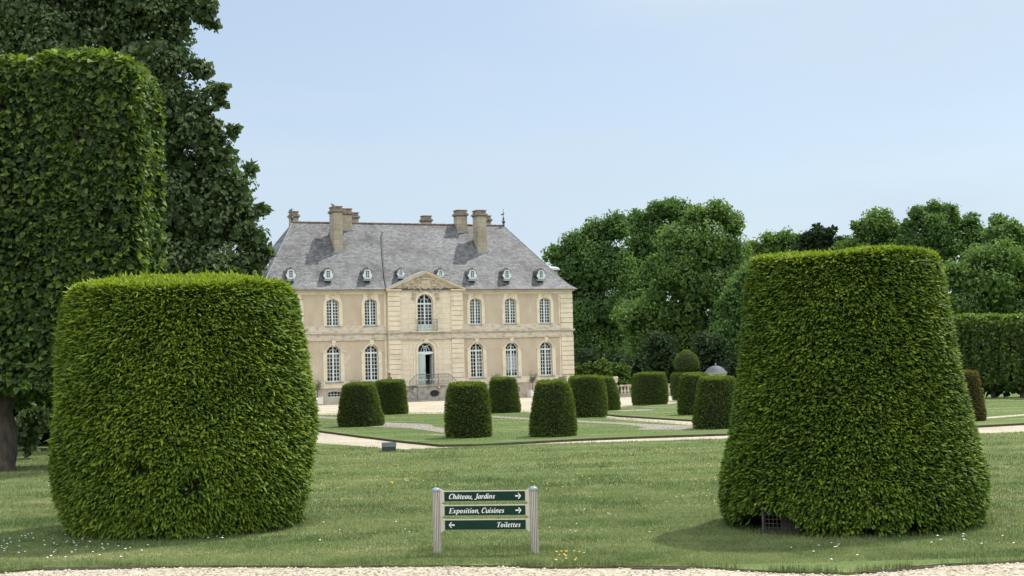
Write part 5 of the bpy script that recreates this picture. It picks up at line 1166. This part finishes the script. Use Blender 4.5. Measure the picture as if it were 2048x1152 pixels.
Yg = 108.0; pg = at(1432, 760, Yg); GZ = empty('garden_pavilion', (pg.x, pg.y, 0)); tag(GZ, 'small white trellis pavilion with a grey lead dome behind the yews', 'pavilion')
zt, ze = at(1432, 731, Yg).z, at(1432, 745.5, Yg).z; rg_ = 22 * Yg * MPP
b = MB(); n = 16
b.lathe([(rg_ * 1.08, ze), (rg_ * .92, ze + (zt - ze) * .22), (rg_ * .78, ze + (zt - ze) * .5), (rg_ * .55, ze + (zt - ze) * .78), (rg_ * .25, ze + (zt - ze) * .95), (.02, zt)], 0, 0, n); b.build('dome', M['lead_dome'], GZ, smooth=True)
b = MB(); b.ball((0, 0, zt + .08), .07); b.tube([(0, 0, zt), (0, 0, zt + .2)], .02, 6); b.build('finial', M['lead'], GZ, smooth=True)
b = MB(); b.lathe([(rg_ * .98, ze - .10), (rg_ * 1.04, ze - .04), (rg_ * 1.06, ze - .005)], 0, 0, n)
for k in range(8):
    a = k * math.pi / 4 + .2; x_, y_ = rg_ * .92 * math.cos(a), rg_ * .92 * math.sin(a); b.tube([(x_, y_, 0), (x_, y_, ze - .1)], .05, 6)
    a2 = a + math.pi / 4; x2, y2 = rg_ * .92 * math.cos(a2), rg_ * .92 * math.sin(a2)
    for i in range(4):
        f0, f1 = i / 4, (i + 1) / 4; b.tube([(x_ + (x2 - x_) * f0, y_ + (y2 - y_) * f0, ze - .12), (x_ + (x2 - x_) * f1, y_ + (y2 - y_) * f1, ze - .48)], .028, 4); b.tube([(x_ + (x2 - x_) * f1, y_ + (y2 - y_) * f1, ze - .12), (x_ + (x2 - x_) * f0, y_ + (y2 - y_) * f0, ze - .48)], .028, 4)
    b.tube([(x_, y_, ze - .5), (x2, y2, ze - .5)], .03, 4)
b.build('trellis', M['trellis'], GZ)

# floodlight box on the lawn
p = G(778, 903, LAWN_Z); FB = empty('ground_box', p, R(4)); tag(FB, 'dark green metal box with a sloping lid on the lawn near the gravel path', 'utility box')
w_ = .205; b = MB(); b.add([(-w_, 0, -.02), (w_, 0, -.02), (w_, .30, -.02), (-w_, .30, -.02), (-w_, 0, .135), (w_, 0, .135), (w_, .13, .255), (-w_, .13, .255), (-w_, .30, .135), (w_, .30, .135)],
    [(0, 1, 5, 4), (1, 2, 9, 6, 5), (3, 0, 4, 7, 8), (2, 3, 8, 9), (0, 3, 2, 1)]); b.build('casing', M['box_green'], FB, bevel=.006)
b = MB(); b.add([(-w_ - .008, -.012, .133), (w_ + .008, -.012, .133), (w_ + .008, .13, .262), (-w_ - .008, .13, .262), (-w_ - .008, .31, .133), (w_ + .008, .31, .133)], [(0, 1, 2, 3), (3, 2, 5, 4)])
lid = b.build('lid', M['box_green'], FB); sm = lid.modifiers.new('thick', 'SOLIDIFY'); sm.thickness = .008

# the direction sign
pa, pb = G(875, 1108, LAWN_Z), G(1070, 1107, LAWN_Z); dvec = pb - pa; SW = dvec.length; ang = math.atan2(dvec.y, dvec.x)
SG = empty('direction_sign', pa, ang); tag(SG, 'low direction sign with three dark green boards between two ribbed cream posts', 'sign')
kk = pa.y * MPP; hp = 131 * kk
for i, px in enumerate((0, SW)):
    b = MB(); r_ = 8.1 * kk; nf = 14; prof_, mi_ = [], []
    for j in range(nf):
        for da, rr, m_ in ((.0, 1.0, 0), (.60, 1.0, 1), (.66, .80, 1), (.94, .80, 1)):
            a = (j + da) * 2 * math.pi / nf; prof_.append((r_ * rr * math.cos(a), r_ * rr * math.sin(a))); mi_.append(m_)
    V = [(x_, y_, -.05) for x_, y_ in prof_] + [(x_, y_, hp - .055) for x_, y_ in prof_]; m2 = len(prof_)
    b.add(V, [(j, (j + 1) % m2, m2 + (j + 1) % m2, m2 + j) for j in range(m2)]); b.m = mi_[:]
    b.add([(0, 0, hp - .055)] + V[m2:], [(0, 1 + j, 1 + (j + 1) % m2) for j in range(m2)], 0)
    o = b.build('post', [M['alu'], M['alu_groove']], SG); o.location = (px, 0, 0)
    b = MB(); b.lathe([(r_ * 1.05, hp - .055), (r_ * 1.12, hp - .045), (r_ * 1.10, hp - .028), (r_ * .85, hp - .010), (r_ * .45, hp - .001), (.002, hp + .002)], 0, 0, 20); b.build('cap', M['cap_grey'], o, smooth=True)

# bold italic serif letters as little stroke outlines, unit x-height box: list of strokes (points, widths)
TK, TN = .135, .06
GLY = {
 'C': (.62, [([(.60, .62), (.52, .72), (.36, .73), (.18, .60), (.10, .36), (.14, .12), (.30, 0.02), (.46, .06), (.58, .18)], [.06, .08, .09, .16, .19, .16, .09, .07, .05]), ([(.62, .74), (.58, .52)], [.04, .05])]),
 'h': (.50, [([(.12, .73), (.12, 0)], [TK, TK]), ([(.14, .34), (.24, .47), (.35, .47), (.38, .36), (.38, .0)], [.05, .08, .12, TK, TK]), ([(.02, .73), (.14, .73)], [.04, .04]), ([(.38, .03), (.50, .06)], [.07, .04])]),
 'a': (.50, [([(.38, .42), (.26, .48), (.13, .36), (.08, .18), (.14, .02), (.26, .06), (.36, .22)], [.06, .08, .13, .17, .13, .08, .05]), ([(.40, .48), (.38, .04), (.50, .05)], [TK, TK, .06])]),
 't': (.34, [([(.18, .62), (.15, .40), (.14, .10), (.20, .01), (.32, .07)], [.06, TK, TK, .10, .04]), ([(.02, .45), (.32, .45)], [.06, .06])]),
 'e': (.44, [([(.10, .20), (.28, .24), (.38, .36), (.34, .46), (.22, .46), (.10, .32), (.08, .14), (.18, .02), (.30, .03), (.40, .12)], [.05, .06, .10, .09, .08, .15, .17, .12, .08, .04])]),
 'u': (.52, [([(.02, .44), (.12, .46), (.12, .12), (.20, .02), (.32, .08), (.40, .24)], [.05, .14, TK, .12, .08, .05]), ([(.42, .47), (.40, .04), (.52, .05)], [TK, TK, .06])]),
 ',': (.24, [([(.10, .06), (.12, -.04), (.04, -.16)], [.15, .12, .03])]),
 ' ': (.22, []),
 'J': (.46, [([(.34, .70), (.34, .10), (.26, -.08), (.10, -.10), (.04, .0)], [.18, .18, .12, .09, .10]), ([(.20, .72), (.48, .72)], [.05, .05])]),
 'r': (.38, [([(.02, .44), (.12, .46), (.12, 0)], [.05, .14, TK]), ([(.13, .28), (.24, .44), (.36, .44)], [.05, .10, .14])]),
 'd': (.50, [([(.38, .40), (.26, .48), (.13, .36), (.08, .18), (.14, .02), (.26, .06), (.36, .22)], [.06, .08, .13, .17, .13, .08, .05]), ([(.40, .74), (.38, .04), (.50, .05)], [TK, TK, .06]), ([(.30, .73), (.42, .73)], [.04, .04])]),
 'i': (.27, [([(.02, .44), (.13, .46), (.12, .08), (.16, .02), (.26, .08)], [.05, .14, TK, .11, .04]), ([(.13, .62), (.13, .72)], [.15, .15])]),
 'n': (.52, [([(.02, .44), (.12, .46), (.12, 0)], [.05, .14, TK]), ([(.14, .28), (.25, .46), (.37, .46), (.40, .34), (.38, .05), (.50, .05)], [.05, .08, .12, TK, TK, .05])]),
 's': (.38, [([(.34, .38), (.26, .47), (.14, .44), (.12, .33), (.26, .20), (.28, .08), (.16, .01), (.04, .10)], [.05, .08, .11, .14, .16, .12, .08, .05])]),
 'E': (.62, [([(.16, .72), (.16, .02)], [.19, .19]), ([(.04, .71), (.60, .71), (.60, .56)], [.06, .06, .05]), ([(.16, .37), (.40, .37)], [.06, .06]), ([(.40, .46), (.40, .28)], [.05, .05]), ([(.03, .02), (.58, .02), (.62, .18)], [.06, .06, .05])]),
 'x': (.48, [([(.04, .46), (.16, .42), (.30, .06), (.44, .03)], [.06, .14, .15, .06]), ([(.44, .44), (.34, .36), (.12, .08), (.03, .05)], [.12, .06, .06, .11])]),
 'p': (.52, [([(.02, .44), (.12, .46), (.12, -.24)], [.05, .14, TK]), ([(.14, .30), (.26, .46), (.38, .42), (.42, .26), (.34, .04), (.20, .02), (.14, .10)], [.05, .08, .14, .17, .12, .08, .05]), ([(.0, -.23), (.24, -.23)], [.05, .05])]),
 'o': (.48, [([(.24, .48), (.11, .36), (.08, .16), (.20, .0), (.34, .10), (.38, .32), (.24, .48)], [.07, .15, .17, .08, .15, .17, .07])]),
 'T': (.60, [([(.32, .72), (.30, .02)], [.19, .19]), ([(.04, .54), (.08, .71), (.60, .71), (.60, .54)], [.05, .06, .06, .05]), ([(.18, .02), (.44, .02)], [.05, .05])]),
 'l': (.27, [([(.04, .73), (.13, .73), (.12, .08), (.16, .02), (.26, .08)], [.04, .14, TK, .11, .04])]),
 '^': (0.0, [([(.14, .56), (.27, .68), (.40, .56)], [.05, .10, .05])]),
}
def stroke(mb, pts, ws, f, y0, y1):
    P = [Vector((x_, z_)) for x_, z_ in pts]; Lp, Rp = [], []
    for i, p_ in enumerate(P):
        d_ = (P[min(i + 1, len(P) - 1)] - P[max(i - 1, 0)]).normalized(); nn = Vector((-d_.y, d_.x)); w_ = min(ws[i], .145); Lp.append(p_ + nn * w_ / 2); Rp.append(p_ - nn * w_ / 2)
    for i in range(len(P) - 1):
        mb.add([(f(v)[0], y0, f(v)[1]) for v in (Lp[i], Lp[i + 1], Rp[i + 1], Rp[i])], [(0, 1, 2, 3)])
def lettering(text, x, z, size, y, right=False):
    tot = sum(GLY[c][0] for c in text) * size; cur = x - tot if right else x; mb = MB(); k_ = 0
    for c in text:
        adv, strokes = GLY[c]
        for pts, ws in strokes:
            k_ += 1; yy = y - .00002 * (k_ % 40); stroke(mb, pts, ws, lambda v: (cur + (v.x + v.y * .24) * size, z + v.y * size), yy, yy)
        cur += adv * size
    return mb
def arrow(cx, cz, s, y, sg):
    mb = MB(); mb.add([(cx + sg * x_ * s, y, cz + z_ * s) for x_, z_ in ((-.5, .12), (.12, .12), (.12, -.12), (-.5, -.12))], [(0, 1, 2, 3)])
    mb.add([(cx + sg * x_ * s, y - .0004, cz + z_ * s) for x_, z_ in ((-.02, .5), (.14, .5), (.55, 0), (.28, 0))], [(0, 1, 2, 3)]); mb.add([(cx + sg * x_ * s, y - .0008, cz + z_ * s) for x_, z_ in ((-.02, -.5), (.28, 0), (.55, 0), (.14, -.5))], [(0, 1, 2, 3)])
    return mb
zrow = [((1108 - 995) * kk, 'Cha^teau, Jardins', 1), ((1108 - 1023) * kk, 'Exposition, Cuisines', 1), ((1108 - 1051) * kk, 'Toilettes', -1)]
GLY_TXT = {'Cha^teau, Jardins': 'Château, Jardins'}
px0 = 8 * kk; bx0, bx1 = 16.5 * kk, SW - 16.0 * kk; hh = 9.2 * kk
for zc, txt, sg in zrow:
    b = MB(); b.box(bx0, bx1, -.012, .012, zc - hh - .004, zc + hh + .012)
    o = b.build('board', M['alu'], SG); o['label'] = 'board reading ' + GLY_TXT.get(txt, txt)
    b = MB(); b.box(bx0 + .004, bx1 - .004, -.0165, -.0125, zc - hh, zc + hh); b.build('green_panel', M['sign_green'], o)
    for x_a, x_b in ((px0 - .01, bx0 - .001), (SW - px0 + .01, bx1 + .001)):
        b = MB(); b.prism([(x_a, zc - hh - .045), (x_b, zc - hh - .004), (x_b, zc + hh + .012), (x_a, zc + hh + .045)], -.014, .014); b.build('bracket', M['alu'], o)
    sz = 13.5 * kk
    if sg > 0:
        x_w = bx0 + 8.5 * kk
        for wd_ in txt.split(' '):
            pl_ = wd_.replace('^', ''); m_ = lettering(pl_, x_w, zc - 4.8 * kk, sz, -.0170)
            if '^' in wd_:
                off = sum(GLY[c][0] for c in wd_[:wd_.index('^') - 1]) * sz
                for pts, ws in GLY['^'][1]: stroke(m_, pts, ws, lambda v: (x_w + off + (v.x + v.y * .24) * sz, zc - 4.8 * kk + v.y * sz), -.0172, -.0172)
            m_.build('lettering', M['sign_white'], o); x_w += sum(GLY[c][0] for c in pl_ + ' ') * sz
        arrow(bx1 - 14.5 * kk, zc, 11.5 * kk, -.0170, 1).build('arrow', M['sign_white'], o)
    else:
        lettering(txt, bx1 - 11.5 * kk, zc - 4.8 * kk, sz, -.0170, True).build('lettering', M['sign_white'], o); arrow(bx0 + 14.5 * kk, zc, 11.5 * kk, -.0170, -1).build('arrow', M['sign_white'], o)

# timber edging boards and a dead leaf on the gravel
def edging(a, b_, label):
    p0, p1 = G(*a, LAWN_Z), G(*b_, LAWN_Z); L_ = (p1 - p0).length; o = empty('edging_board', (p0.x, p0.y - .03, 0), math.atan2(p1.y - p0.y, p1.x - p0.x)); tag(o, label, 'edging board', 'timber boards edging the lawn')
    m_ = MB(); m_.box(0, L_, -.012, .012, -.05, LAWN_Z - .006); m_.build('plank', M['darkwood'], o, bevel=.004)
edging((78, 1136), (300, 1132), 'grey edging board between gravel and grass below the big left yew')
edging((1262, 1133), (1372, 1134), 'short grey edging board on the gravel edge right of the sign')
edging((1735, 1142), (1872, 1129), 'slanting edging board on the gravel edge below the big right yew')
p = G(900, 1138); b = MB(); b.add([(-.09, 0, .012), (-.03, .035, .03), (.05, .03, .022), (.10, .0, .03), (.04, -.03, .015), (-.04, -.025, .02)], [(0, 1, 5), (1, 2, 4, 5), (2, 3, 4)]); o = b.build('dead_leaf', M['deadleaf']); o.location = (p.x, p.y, .01); tag(o, 'curled brown dead leaf lying on the near gravel', 'leaf')
